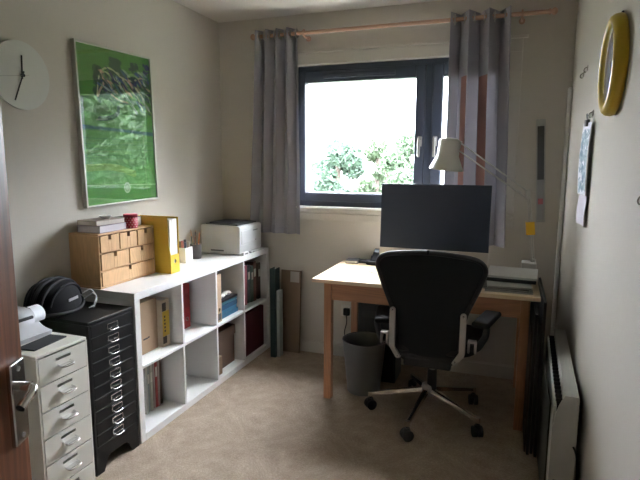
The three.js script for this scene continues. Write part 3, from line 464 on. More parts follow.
{ // on the white cabinet: pale grey label printer with a curling sheet, and a black pad
  const t = thing('label_printer', 'pale grey desktop machine on the white cabinet behind the door', 'machine', [0.19, 0.69, 2.005]), gm = M(0.52, 0.53, 0.55, 0.4);
  const sh = new THREE.Shape(); sh.moveTo(-0.13, 0); sh.lineTo(0.12, 0); sh.lineTo(0.125, 0.012); sh.quadraticCurveTo(0.06, 0.02, 0.045, 0.06); sh.quadraticCurveTo(0.035, 0.085, 0.0, 0.09); sh.lineTo(-0.11, 0.095); sh.quadraticCurveTo(-0.13, 0.094, -0.13, 0.07); sh.closePath();
  part('body', new THREE.ExtrudeGeometry(sh, { depth: 0.19, bevelEnabled: true, bevelSize: 0.004, bevelThickness: 0.004, bevelSegments: 2, curveSegments: 10 }).translate(0, 0.004, -0.095), gm, t);
  part('exit_slot_shade', bx(0.03, 0.05, 0.035, 0.075, -0.085, 0.085, 0.006), blackP, t, 'black bar painted as the shade in the exit slot');  // black bar standing for the darkness inside the exit slot
  const s = new THREE.PlaneGeometry(0.10, 0.05, 16, 2), p = s.attributes.position;
  for (let i = 0; i < p.count; i++) { const u = p.getX(i) / 0.10 + 0.5, a = u * 2.2; p.setXYZ(i, 0.045 * Math.sin(a), 0.07 + 0.038 * Math.cos(a), p.getY(i) ); } s.computeVertexNormals();
  solo('curled_paper', s, M(0.8, 0.82, 0.85, 0.6, { side: THREE.DoubleSide }), 'curled white sheet hanging over the grey machine on the white cabinet', 'paper', [0.235, 0.698, 1.925]);
  solo('black_pad', bx(-0.04, 0.04, 0, 0.006, -0.085, 0.085, 0.002), M(0.02, 0.02, 0.022, 0.7), 'flat black pad lying on top of the white cabinet', 'pad', [0.372, 0.69, 2.005], 0.1);
}
{ // cycling helmet on the black cabinet
  const t = thing('bicycle_helmet', 'black vented bicycle helmet resting on the black cabinet', 'helmet', [0.15, 0.71, 1.735], 0.25);
  const a = 0.105, b = 0.155, h = 0.165, sh = M(0.007, 0.007, 0.008, 0.6, { specularIntensity: 0.4 }), foam = M(0.009, 0.009, 0.010, 0.85, { specularIntensity: 0.3 });
  const pt = (u, v, k = 1) => { // u round 0..2pi, v up 0..1
    const e = v * Math.PI / 2, c = Math.pow(Math.cos(e), 0.75), lo = 0.012 + 0.028 * Math.pow(Math.sin(u), 2) * (Math.sin(u) > 0 ? 0.4 : 1);
    return [a * k * c * Math.cos(u), lo + (h - lo) * k * Math.sin(e), b * k * c * Math.sin(u)];
  };
  const shell = (k, flip) => { const nu = 44, nv = 16, q = [], id = []; for (let i = 0; i <= nu; i++) for (let j = 0; j <= nv; j++) q.push(...pt(i / nu * 6.28319, j / nv, k)); for (let i = 0; i < nu; i++) for (let j = 0; j < nv; j++) { const A = i * (nv + 1) + j, B = A + nv + 1; flip ? id.push(A, B, A + 1, B, B + 1, A + 1) : id.push(A, A + 1, B, B, A + 1, B + 1); } const g = new THREE.BufferGeometry(); g.setAttribute('position', new THREE.Float32BufferAttribute(q, 3)); g.setIndex(id); g.computeVertexNormals(); return boxUV(g); };
  part('foam_liner', [shell(0.95, false), shell(0.82, true)], foam, t);
  // shell ribs that run front to back with vents between
  for (const [x0, w] of [[0, 0.014], [0.036, 0.012], [-0.036, 0.012], [0.068, 0.010], [-0.068, 0.010]]) {
    const pts = []; for (let i = 0; i <= 16; i++) { const s = -1 + 2 * i / 16, zz = b * s * 0.96 * Math.sqrt(Math.max(0.05, 1 - (x0 / a) ** 2 * 0.85)); const r2 = Math.min(1, (x0 / a) ** 2 * 0.9 + (zz / b) ** 2 * 0.98); pts.push([x0 * (1 - 0.15 * s * s), 0.03 + (h - 0.034) * Math.pow(Math.max(0, 1 - r2), 0.42), zz]); }
    part('shell_rib', tube(pts, w * 0.62, 36, 8), sh, t);
  }
  const rim = []; for (let i = 0; i < 36; i++) rim.push(pt(i / 36 * 6.28319, 0.05, 0.99)); part('rim', tube(rim, 0.008, 72, 8, true), sh, t);
  part('logo_strip', [bx(0.100, 0.1035, 0.072, 0.084, -0.02, 0.05, 0.001)], M(0.3, 0.3, 0.3, 0.5), t, 'faint grey lettering strip');
  const st = M(0.6, 0.62, 0.65, 0.5);
  part('chin_strap', [tube([[0.09, 0.05, -0.09], [0.118, 0.07, -0.12], [0.125, 0.045, -0.135], [0.122, 0.012, -0.12], [0.11, 0.006, -0.09]], 0.0025, 24, 6), tube([[0.08, 0.075, -0.10], [0.10, 0.085, -0.13], [0.112, 0.05, -0.15], [0.115, 0.01, -0.125]], 0.0025, 24, 6), bx(0.108, 0.122, 0.001, 0.012, -0.125, -0.108, 0.002)], st, t, 'grey strap and buckle');
}

// ───────────── things behind the shelf end, by the back wall ─────────────
{
  const f = thing('document_folder', 'dark green folder standing between the shelf and back wall', 'folder', [0.506, 0, 0.165]);
  part('cover', [bx(-0.020, -0.017, 0, 0.65, -0.04, 0.04, 0), bx(0.017, 0.020, 0, 0.65, -0.04, 0.04, 0), bx(-0.017, 0.017, 0, 0.65, 0.037, 0.04, 0)], M(0.012, 0.034, 0.034, 0.6), f); part('sheets', bx(-0.016, 0.016, 0.002, 0.635, -0.038, 0.036, 0), M(0.10, 0.16, 0.15, 0.8), f);
  solo('pale_board', bx(-0.011, 0.011, 0, 0.49, -0.03, 0.03, 0.001), M(0.33, 0.37, 0.35, 0.7), 'pale strip of board standing against the dark green folder', 'board', [0.5385, 0, 0.155]);
  const c = thing('cardboard_sheet', 'brown cardboard sheet leaning on the back wall', 'cardboard', [0.578, 0.003, 0.066]); c.rotation.x = -0.055;
  part('board', bx(-0.078, 0.078, 0, 0.61, -0.006, 0.006, 0.001), M(0.22, 0.16, 0.115, 0.85), c);
  part('label_square', bx(-0.004, 0.066, 0.525, 0.604, 0.006, 0.008, 0.0005), M(0.46, 0.44, 0.40, 0.6), c, 'pale square label in the top corner');
}
function socket(label, x, y, plugged) {
  const s = thing('wall_socket', label, 'socket', [x, y, 0]);
  part('face_plate', bx(-0.043, 0.043, -0.043, 0.043, 0.0, 0.010, 0.003), M(0.62, 0.6, 0.55, 0.35), s);
  part('rocker_switch', bx(0.014, 0.026, 0.012, 0.03, 0.009, 0.014, 0.001), whitePaint, s);
}
socket('white wall socket under the desk with a black plug', 0.995, 0.345);
{
  const p = thing('mains_plug', 'black plug and cable in the socket under the desk', 'plug', [1.0, 0.345, 0.011]);
  part('body', [bx(-0.022, 0.022, -0.03, 0.022, 0, 0.028, 0.006)], blackP, p);
  part('cable', tube([[0, -0.028, 0.014], [0.004, -0.08, 0.02], [-0.01, -0.16, 0.025], [0.02, -0.26, 0.03], [0.05, -0.33, 0.045], [0.2, -0.338, 0.05]], 0.0035, 40, 6), blackP, p);
}

// ───────────── desk ─────────────
{
  const t = thing('desk', 'pine desk standing under the window', 'desk', [0, 0, 0]);
  const X0 = 1.0, X1 = 2.223, Z0 = 0.075, Z1 = 0.72, Y = 0.73;
  const topg = bx(X0, X1, Y - 0.022, Y, Z0, Z1, 0.003); { const u = topg.attributes.uv, p = topg.attributes.position; for (let i = 0; i < u.count; i++) u.setXY(i, p.getZ(i), p.getX(i)); }
  part('desktop', topg, pineTopLit, t);
  const horiz = (g) => { const u = g.attributes.uv; for (let i = 0; i < u.count; i++) { const a = u.getX(i); u.setXY(i, u.getY(i), a); } return g; };
  part('apron', horiz(bx(1.10, 2.14, 0.605, Y - 0.022, 0.665, 0.685, 0.002)), pineM, t); part('apron', horiz(bx(1.10, 2.14, 0.605, Y - 0.022, 0.105, 0.125, 0.002)), pineM, t);
  part('apron', bx(1.075, 1.095, 0.605, Y - 0.022, 0.14, 0.66, 0.002), pineM, t); part('apron', bx(2.145, 2.165, 0.605, Y - 0.022, 0.14, 0.66, 0.002), pineM, t);
  for (const [x, z] of [[1.068, 0.65], [2.132, 0.65], [1.068, 0.095], [2.132, 0.095]]) part('leg', bx(x, x + 0.045, 0, Y - 0.022, z, z + 0.045, 0.003), pineM, t);
}
const DT = 0.73;
{ // all-in-one computer
  const t = thing('desktop_computer', 'large dark screened desktop computer with pale chin on the desk', 'computer', [1.625, DT, 0.27]);
  const hw = 0.325, tilt = new THREE.Group(); 
  const T = (g) => place(g, 0, 0.07, 0.04, -0.06, 0, 0);
  part('case_back', T(bx(-hw, hw, 0, 0.466, -0.022, 0.0, 0.008)), alu, t);
  part('screen', T(bx(-hw, hw, 0.072, 0.466, 0.0, 0.004, 0.002)), M(0.043, 0.054, 0.080, 0.24), t, 'dark switched-off glass screen');
  part('chin', T(bx(-hw, hw, 0, 0.0715, 0.0, 0.004, 0.002)), M(0.55, 0.50, 0.45, 0.4), t, 'pale aluminium strip below the screen');
  part('chin_emblem', T(disc(0.012, 0.001, 20).rotateX(Math.PI / 2).translate(0, 0.038, 0.0045)), blackP, t, 'small round dark emblem');
  part('stand', [place(bx(-0.095, 0.095, 0, 0.26, -0.006, 0.006, 0.003), 0, 0.005, -0.09, 0.28, 0, 0), bx(-0.1, 0.1, 0, 0.008, -0.10, 0.09, 0.003)], alu, t);
}
{ // keyboard and cable, small devices
  solo('white_cable', tube([[1.385, DT + 0.004, 0.33], [1.33, DT + 0.004, 0.30], [1.275, DT + 0.004, 0.33], [1.255, DT + 0.004, 0.40], [1.30, DT + 0.004, 0.46], [1.37, DT + 0.004, 0.49]], 0.0028, 50, 6), M(0.6, 0.58, 0.54, 0.5), 'white cable looping across the desktop', 'cable');
  const d = thing('external_drive', 'small black and silver drive box at the desk back corner', 'drive', [1.082, DT, 0.155], 0.1);
  part('body', cb(0.085, 0.022, 0.10, 0.004), M(0.05, 0.052, 0.058, 0.4), d); part('front_strip', bx(-0.041, 0.041, 0.004, 0.017, 0.0498, 0.0515, 0.001), alu, d, 'silver front strip'); part('status_light', bx(0.025, 0.03, 0.009, 0.012, 0.0515, 0.0522, 0), whitePaint, d);
  solo('black_notebook', bx(-0.07, 0.07, 0, 0.012, -0.045, 0.045, 0.002), blackP, 'thin black notebook behind the drive on the desk', 'notebook', [1.14, DT, 0.13 - 0.01 + 0.0], 0);
  const p = thing('cordless_phone', 'black cordless phone in its cradle on the desk', 'phone', [1.232, DT, 0.17], -0.15);
  part('cradle', [cb(0.085, 0.026, 0.10, 0.01), place(bx(-0.036, 0.036, 0, 0.03, -0.012, 0.012, 0.005), 0, 0.02, -0.03, -0.3)], blackP, p);
  const h = part('handset', place(bx(-0.023, 0.023, 0, 0.13, -0.013, 0.013, 0.010), 0.005, 0.018, 0.03, -1.0, 0.1, 0), blackSoft, p); part('display', place(bx(-0.016, 0.016, 0.085, 0.112, 0.0125, 0.0145, 0.001), 0.005, 0.018, 0.03, -1.0, 0.1, 0), M(0.12, 0.16, 0.2, 0.2), h, 'blue-grey display');
}
{ // papers at the right of the desk
  const g1 = [['grey folder of papers at the bottom of the desk stack', 0.0, 0.010, [0.22, 0.22, 0.21], 0.02, 2.068, 0.535, 0.235, 0.27], ['dark notebook second from the bottom of the desk stack', 0.010, 0.008, [0.05, 0.05, 0.05], -0.05, 2.06, 0.53, 0.225, 0.26], ['pale magazine in the middle of the desk stack', 0.018, 0.009, [0.42, 0.42, 0.40], 0.06, 2.066, 0.52, 0.22, 0.26]];
  for (const [l, y, h, c, r, x, z, w, d] of g1) { const t = thing('notebook', l, 'notebook', [x, DT + y, z], r, 'papers on the desk'), m = M(...c, 0.6); part('cover', [bx(-w / 2, w / 2, 0, 0.0012, -d / 2, d / 2, 0), bx(-w / 2, w / 2, h - 0.0012, h, -d / 2, d / 2, 0)], m, t); part('page_block', bx(-w / 2 + 0.002, w / 2 - 0.002, 0.0012, h - 0.0012, -d / 2 + 0.002, d / 2 - 0.002, 0), M(0.45, 0.44, 0.42, 0.8), t); }
  const t = thing('box_file', 'light grey flat box file on top of the desk papers', 'box file', [2.085, DT + 0.027, 0.405], -0.06);
  part('tray', bx(-0.128, 0.128, 0, 0.026, -0.135, 0.135, 0.003), M(0.04, 0.04, 0.042, 0.6), t, 'dark tray'); part('lid', bx(-0.132, 0.132, 0.020, 0.034, -0.139, 0.139, 0.003), M(0.50, 0.50, 0.49, 0.5), t, 'light grey lid');
}
{ // spring-arm desk lamp
  const t = thing('desk_lamp', 'white spring-arm lamp at the right end of the desk', 'lamp', [2.197, DT, 0.20]), wm = M(0.50, 0.49, 0.45, 0.4);
  part('lamp_base', [bx(-0.062, 0.02, 0, 0.088, -0.05, 0.045, 0.006), cyl([0, 0.085, 0], [0, 0.105, 0], 0.014)], wm, t);
  const e = [-0.048, 0.50, 0.0], hd = [-0.440, 0.782, 0.05];   // elbow, head joint
  part('lower_arm', [cyl([-0.006, 0.1, 0.011], [e[0] - 0.006, e[1], 0.011], 0.0045), cyl([0.006, 0.1, -0.011], [e[0] + 0.006, e[1], -0.011], 0.0045), cyl([0, 0.1, -0.016], [0, 0.1, 0.016], 0.007)], wm, t);
  part('upper_arm', [cyl([e[0], e[1], e[2] + 0.008], [hd[0], hd[1], hd[2] + 0.008], 0.0042), cyl([e[0] - 0.012, e[1] - 0.035, e[2]], [hd[0] - 0.008, hd[1] - 0.045, hd[2]], 0.0042), bx(e[0] - 0.016, e[0] + 0.01, e[1] - 0.045, e[1] + 0.014, e[2] - 0.012, e[2] + 0.014, 0.004), cyl([hd[0] + 0.005, hd[1] + 0.008, hd[2]], [hd[0] - 0.012, hd[1] - 0.055, hd[2]], 0.007)], wm, t);
  const spring = (a, b, r, n) => { const A = V(...a), B = V(...b), d = B.clone().sub(A), u = V(0, 0, 1), w = d.clone().normalize().cross(u).normalize(), q = []; for (let i = 0; i <= n * 8; i++) { const k = i / (n * 8), f = k * n * 6.28319, p = A.clone().addScaledVector(d, k).addScaledVector(u, Math.cos(f) * r).addScaledVector(w, Math.sin(f) * r); q.push(p.toArray()); } return tube(q, 0.0012, n * 12, 4); };
  part('spring', spring([e[0] * 0.25 + 0.0, 0.13, 0], [e[0] * 0.7, 0.29, 0], 0.006, 16), alu, t); part('spring', spring([e[0] - 0.04, e[1] - 0.008, 0.004], [e[0] - 0.17, e[1] + 0.075, 0.016], 0.006, 14), alu, t);
  const ax = V(0.10, 0.99, 0.04).normalize(), qn = new THREE.Quaternion().setFromUnitVectors(V(0, 1, 0), ax);
  const prof = [[0.098, 0], [0.100, 0.003], [0.099, 0.008], [0.070, 0.072], [0.064, 0.085], [0.062, 0.170], [0.058, 0.180], [0.040, 0.188], [0, 0.191], [0, 0.186], [0.038, 0.183], [0.057, 0.170], [0.059, 0.085], [0.066, 0.069], [0.094, 0.006], [0.098, 0]];
  const shade = lathe(prof, 44).applyQuaternion(qn).translate(-0.517, 0.622, 0.05); const s = part('lamp_shade', shade, wm, t);
  part('shade_bracket', [tube([[hd[0], hd[1] - 0.02, hd[2]], [hd[0] - 0.02, hd[1] - 0.03, hd[2]], [-0.455, 0.735, 0.05]], 0.006, 16, 8), cyl([hd[0] - 0.008, hd[1] - 0.075, hd[2]], [hd[0] - 0.008, hd[1] + 0.005, hd[2]], 0.005)], alu, t);
  part('bulb', new THREE.SphereGeometry(0.028, 20, 14).applyQuaternion(qn).translate(-0.512, 0.672, 0.052), M(0.75, 0.74, 0.7, 0.3), t, 'unlit white bulb');
  const n = solo('yellow_tag', [place(bx(-0.024, 0.024, -0.038, 0.038, 0.0, 0.0015, 0), 0, 0, 0.022, 0.0, 0, 0.1), place(bx(-0.02, 0.02, -0.03, 0.03, 0, 0.0015, 0), 0.003, -0.005, -0.022, 0.0, 0, 0.1), place(bx(-0.0252, -0.0238, -0.038, 0.038, -0.022, 0.0235, 0), 0, 0, 0, 0, 0, 0.1)], M(0.72, 0.40, 0.02, 0.6), 'yellow tag wrapped round the lower arm of the lamp', 'tag', [2.172, 1.018, 0.2]);
}
{ // narrow framed strip on the wall right of the window
  const t = thing('wall_gauge', 'tall narrow silver-edged strip on the wall right of the window', 'wall strip', [2.216, 1.345, 0]), m = M(0.42, 0.42, 0.40, 0.35, { metalness: 0.6 }); t.rotation.z = 0.055;
  part('frame_bar', bx(-0.026, -0.019, -0.31, 0.31, 0, 0.02, 0.001), m, t); part('frame_bar', bx(0.019, 0.026, -0.31, 0.31, 0, 0.02, 0.001), m, t); part('frame_bar', bx(-0.019, 0.019, 0.27, 0.31, 0, 0.02, 0.001), m, t); part('frame_bar', bx(-0.019, 0.019, -0.31, -0.295, 0, 0.02, 0.001), m, t);
  part('dark_panel', bx(-0.019, 0.019, -0.05, 0.27, 0.001, 0.012, 0), M(0.05, 0.055, 0.06, 0.3), t); part('pale_panel', bx(-0.019, 0.019, -0.295, -0.05, 0.001, 0.012, 0), M(0.32, 0.32, 0.34, 0.5), t); part('pink_mark', bx(-0.014, 0.014, -0.20, -0.165, 0.012, 0.0126, 0), M(0.45, 0.14, 0.18, 0.6), t, 'small pink mark');
}
{ // under the desk
  const b = thing('waste_bin', 'translucent grey waste bin under the left end of the desk', 'bin', [1.262, 0, 0.50]);
  part('body', lathe([[0, 0.0], [0.096, 0], [0.1, 0.004], [0.132, 0.325], [0.129, 0.325], [0.097, 0.007], [0, 0.007]], 48), M(0.20, 0.202, 0.20, 0.5, { transmission: 0.2, thickness: 0 }), b); part('rim', new THREE.TorusGeometry(0.131, 0.005, 8, 48).rotateX(Math.PI / 2).translate(0, 0.326, 0), M(0.19, 0.192, 0.19, 0.4), b);
  const c = thing('computer_tower', 'black box under the desk behind the bin', 'computer', [1.30, 0, 0.245]), dk = M(0.012, 0.016, 0.022, 0.35);
  part('case', cb(0.25, 0.545, 0.20, 0.006), dk, c); part('front_panel', bx(-0.115, 0.115, 0.02, 0.53, 0.0985, 0.1035, 0.003), dk, c); part('drive_door', bx(-0.095, 0.095, 0.42, 0.46, 0.103, 0.1055, 0.002), M(0.02, 0.025, 0.03, 0.3), c);
}

// ───────────── office chair, seen from behind ─────────────
{
  const t = thing('office_chair', 'black mesh office chair with silver base pulled up to the desk', 'chair', [1.70, 0, 0.68], 0);
  const meshM = M(0.013, 0.0145, 0.017, 0.75, { specularIntensity: 0.4, bumpMap: rep(weaveT, 26), bumpScale: 0.0008 });
  const half = [[0.39, 0.10], [0.41, 0.135], [0.45, 0.155], [0.52, 0.162], [0.60, 0.168], [0.67, 0.185], [0.72, 0.205], [0.775, 0.228], [0.83, 0.248], [0.875, 0.262], [0.905, 0.257], [0.93, 0.235], [0.945, 0.20], [0.957, 0.13], [0.966, 0.05], [0.967, 0.0]];
  const zf = (x, y) => 0.215 + 0.11 * Math.pow((y - 0.39) / 0.58, 1.5) + 0.03 * Math.cos((y - 0.55) * 7) * 0.6 - 0.75 * x * x;
  const wAt = (y) => { for (let i = 1; i < half.length; i++) if (y <= half[i][0]) { const [y0, w0] = half[i - 1], [y1, w1] = half[i]; return w0 + (w1 - w0) * (y - y0) / (y1 - y0); } return 0; };
  // rim
  const rim = []; for (const [y, w] of half) rim.push([w, y, zf(w, y)]); for (let i = half.length - 2; i >= 0; i--) rim.push([-half[i][1], half[i][0], zf(half[i][1], half[i][0])]);
  // pellicle: a closed thin shell
  const ny = 44, nx = 24, face = (off) => { const q = [], id = []; for (let j = 0; j <= ny; j++) { const y = 0.39 + (0.9665 - 0.39) * j / ny, w = wAt(y); for (let i = 0; i <= nx; i++) { const x = w * (2 * i / nx - 1); q.push(x, y, zf(x, y) + off); } } for (let j = 0; j < ny; j++) for (let i = 0; i < nx; i++) { const A = j * (nx + 1) + i, B = A + nx + 1; off > 0 ? id.push(A, A + 1, B, A + 1, B + 1, B) : id.push(A, B, A + 1, A + 1, B, B + 1); } const g = new THREE.BufferGeometry(); g.setAttribute('position', new THREE.Float32BufferAttribute(q, 3)); g.setIndex(id); g.computeVertexNormals(); return boxUV(g); };
  const back = part('backrest', [face(0.002), face(-0.002)], meshM, t, 'black woven mesh back');
  part('back_rim', tube(rim, 0.0125, 120, 8, true), blackP, back);
  part('label_tab', bx(-0.006, 0.006, 0.962, 0.982, zf(0, 0.97) + 0.004, zf(0, 0.97) + 0.014, 0.002), blackSoft, back);
  // silver side links
  for (const s of [-1, 1]) {
    const sh = new THREE.Shape(), w = 0.0125;
    sh.moveTo(-w, 0.24); sh.absarc(0, 0.24, w, Math.PI, 0, true); sh.lineTo(w, 0.06); sh.quadraticCurveTo(w, 0.042, w - s * 0.012, 0.032); sh.lineTo(-s * 0.033 + 0.009, 0.0); sh.absarc(-s * 0.033, 0.006, 0.0125, -0.4, Math.PI + 0.4, true); sh.lineTo(-w, 0.055); sh.closePath();
    for (const [hx, hy] of [[0, 0.24], [-s * 0.033, 0.007]]) { const o = new THREE.Path(); o.absarc(hx, hy, 0.006, 0, 6.28319, true); sh.holes.push(o); }
    const g = new THREE.ExtrudeGeometry(sh, { depth: 0.014, bevelEnabled: true, bevelSize: 0.002, bevelThickness: 0.003, bevelSegments: 2, curveSegments: 10 });
    const L = part('side_link', g, alu, t, 'silver curved link'); L.position.set(s * 0.173, 0.420, 0.262);
    // arm: bracket, post, pad
    const arm = part('armrest', [tube([[s * 0.19, 0.50, 0.235], [s * 0.235, 0.49, 0.22], [s * 0.262, 0.52, 0.19], [s * 0.275, 0.545, 0.17], [s * 0.275, s > 0 ? 0.628 : 0.565, 0.16]], 0.017, 30, 10)], blackP, t);
    part('arm_bracket', [bx(s * 0.217 - 0.02, s * 0.217 + 0.02, 0.525, 0.538, 0.225, 0.26, 0.004), bx(s * 0.217 - 0.021, s * 0.217 - 0.010, 0.475, 0.535, 0.225, 0.26, 0.004), bx(s * 0.217 + 0.010, s * 0.217 + 0.021, 0.475, 0.535, 0.225, 0.26, 0.004)], alu, arm, 'silver clevis bracket');
    part('arm_pad', place(new RoundedBoxGeometry(0.085, 0.028, 0.26, 4, 0.0135), s > 0 ? 0.278 : -0.262, s > 0 ? 0.64 : 0.575, s > 0 ? 0.20 : 0.08, 0.0, -s * 0.2, 0), blackSoft, arm);
  }
  // seat
  const sh = new THREE.Shape(); sh.moveTo(-0.2, -0.22); sh.quadraticCurveTo(0, -0.245, 0.2, -0.22); sh.quadraticCurveTo(0.25, -0.2, 0.25, -0.14); sh.lineTo(0.225, 0.12); sh.quadraticCurveTo(0.21, 0.21, 0.13, 0.215); sh.lineTo(-0.13, 0.215); sh.quadraticCurveTo(-0.21, 0.21, -0.225, 0.12); sh.lineTo(-0.25, -0.14); sh.quadraticCurveTo(-0.25, -0.2, -0.2, -0.22);
  part('seat', new THREE.ExtrudeGeometry(sh, { depth: 0.018, bevelEnabled: true, bevelSize: 0.012, bevelThickness: 0.012, bevelSegments: 3, curveSegments: 10 }).rotateX(Math.PI / 2).translate(0, 0.462, 0), blackP, t);
  part('tilt_mechanism', [bx(-0.075, 0.075, 0.345, 0.425, -0.12, 0.12, 0.02), bx(-0.15, 0.15, 0.395, 0.43, 0.08, 0.23, 0.012), bx(-0.12, 0.12, 0.36, 0.41, 0.19, 0.235, 0.01)], blackP, t);
  part('gas_column', [cyl([0, 0.15, 0], [0, 0.27, 0], 0.026), cyl([0, 0.26, 0], [0, 0.35, 0], 0.016)], blackP, t); part('column_collar', cyl([0, 0.235, 0], [0, 0.30, 0], 0.0175, 0.0155), alu, t);
  // five-star base turned on the column; hub sits a little left of the back
  const hx = -0.02, hub = part('hub', lathe([[0, 0.115], [0.034, 0.117], [0.037, 0.15], [0.033, 0.178], [0.02, 0.184], [0, 0.184]], 28).translate(hx, 0, 0), alu, t, 'silver base hub');
  for (const deg of [172, 100, 29, -43, -115]) {
    const a = deg * Math.PI / 180, c = Math.cos(a), s = Math.sin(a), R = 0.318;
    const bar = [], q = new THREE.Shape(); q.moveTo(-0.017, 0); q.lineTo(0.017, 0); q.lineTo(0.013, 0.022); q.quadraticCurveTo(0, 0.027, -0.013, 0.022); q.closePath();
    const g = new THREE.ExtrudeGeometry(q, { depth: R - 0.02, bevelEnabled: false, steps: 6 }), p = g.attributes.position;
    for (let i = 0; i < p.count; i++) { const k = p.getZ(i) / R; p.setXYZ(i, p.getX(i) * (1 - 0.35 * k), (p.getY(i)) * (1 - 0.25 * k) + 0.142 - 0.062 * k, p.getZ(i) + 0.02); }
    g.computeVertexNormals(); g.rotateY(Math.PI / 2 - a).translate(hx, 0, 0);
    const leg = part('base_leg', g, polished, t, 'polished base spoke');
    const px = hx + c * R, pz = s * R, cw = deg * 1.7 + 0.6;
    const ca = V(Math.cos(cw), 0, Math.sin(cw)), A = (k) => [px + ca.x * k, 0.029, pz + ca.z * k];
    part('castor', [cyl(A(-0.024), A(-0.005), 0.029, 0.029, 22), cyl(A(0.005), A(0.024), 0.029, 0.029, 22), cyl([px, 0.03, pz], [px, 0.098, pz], 0.008), cyl([px, 0.045, pz], [px, 0.066, pz], 0.022, 0.014)], blackP, leg, 'black twin-wheel castor');
    part('leg_cap', cyl([px, 0.078, pz], [px, 0.104, pz], 0.015, 0.0135), polished, leg);
  }
}

// ───────────── right wall ─────────────
{
  const t = thing('panel_heater', 'white electric panel heater mounted low on the right wall', 'heater', [2.303, 0.14, 1.035], -0.030), hm = M(0.50, 0.50, 0.46, 0.45);
  const L = 0.425;
  part('casing', [bx(-0.012, 0.040, 0, 0.41, -L, L, 0.006)], hm, t);
  part('front_panel', bx(-0.045, -0.034, 0.0, 0.365, -L + 0.005, L - 0.004, 0.004), hm, t);
  part('end_cap', new THREE.ExtrudeGeometry((() => { const s = new THREE.Shape(); s.moveTo(-0.045, 0); s.lineTo(0.04, 0); s.lineTo(0.04, 0.41); s.lineTo(-0.008, 0.41); s.quadraticCurveTo(-0.036, 0.36, -0.04, 0.30); s.lineTo(-0.045, 0.28); s.closePath(); return s; })(), { depth: 0.006, bevelEnabled: false, curveSegments: 8 }).translate(0, 0, L - 0.004), hm, t);
  part('outlet_grille', [bx(-0.034, -0.012, 0.05, 0.33, -L + 0.01, L - 0.01, 0.001), ...Array.from({ length: 20 }, (_, i) => bx(-0.036, -0.010, 0.33, 0.375, -L + 0.02 + i * 0.041, -L + 0.023 + i * 0.041, 0))], M(0.015, 0.015, 0.018, 0.6), t, 'dark outlet grille').userData.kind = 'stuff';
  part('thermostat', [bx(-0.03, 0.0, 0.06, 0.075, L + 0.002, L + 0.008, 0.002)], blackP, t, 'small black control on the end'); 
  part('wall_bracket', bx(0.04, 0.058, 0.30, 0.33, 0.30, 0.32, 0.002), blackP, t); part('wall_bracket', bx(0.038, 0.044, 0.30, 0.33, -0.30, -0.28, 0.002), blackP, t); part('cable', tube([[0.03, 0.22, L + 0.004], [0.040, 0.2, L + 0.012], [0.050, 0.1, L], [0.048, -0.1, L - 0.03], [0.03, -0.134, L - 0.1]], 0.004, 30, 6), blackP, t);
}
{ // boards and portfolios on edge beside the desk
  const defs = [['brown hardboard panel standing nearest the desk leg', 2.184, 0.006, 0.60, 0.46, 0.90, [0.07, 0.045, 0.035]], ['black portfolio case standing second from the desk', 2.197, 0.012, 0.70, 0.40, 0.925, [0.012, 0.012, 0.013]], ['dark grey portfolio in the middle of the standing boards', 2.213, 0.012, 0.655, 0.42, 0.91, [0.022, 0.022, 0.022]], ['tall black portfolio nearest the heater', 2.2305, 0.012, 0.765, 0.36, 0.935, [0.01, 0.01, 0.012]], ['dark olive board standing right in front of the heater', 2.2432, 0.005, 0.47, 0.72, 1.36, [0.05, 0.048, 0.034]]];
  for (const [l, x, w, h, z0, z1, c] of defs) {
    const t = thing('portfolio_board', l, 'board', [x, 0, (z0 + z1) / 2], 0, 'boards on edge beside the desk'), m = M(...c, 0.55), d = (z1 - z0) / 2;
    part('cover', [bx(-w / 2, -w / 2 + 0.0015, 0, h, -d, d, 0), bx(w / 2 - 0.0015, w / 2, 0, h, -d, d, 0), bx(-w / 2, w / 2, 0, 0.0015, -d, d, 0)], m, t); part('board_core', bx(-w / 2 + 0.0015, w / 2 - 0.0015, 0.0015, h - 0.004, -d + 0.004, d - 0.004, 0), M(c[0] * 1.6 + 0.01, c[1] * 1.6 + 0.01, c[2] * 1.6 + 0.01, 0.8), t);
  }
}
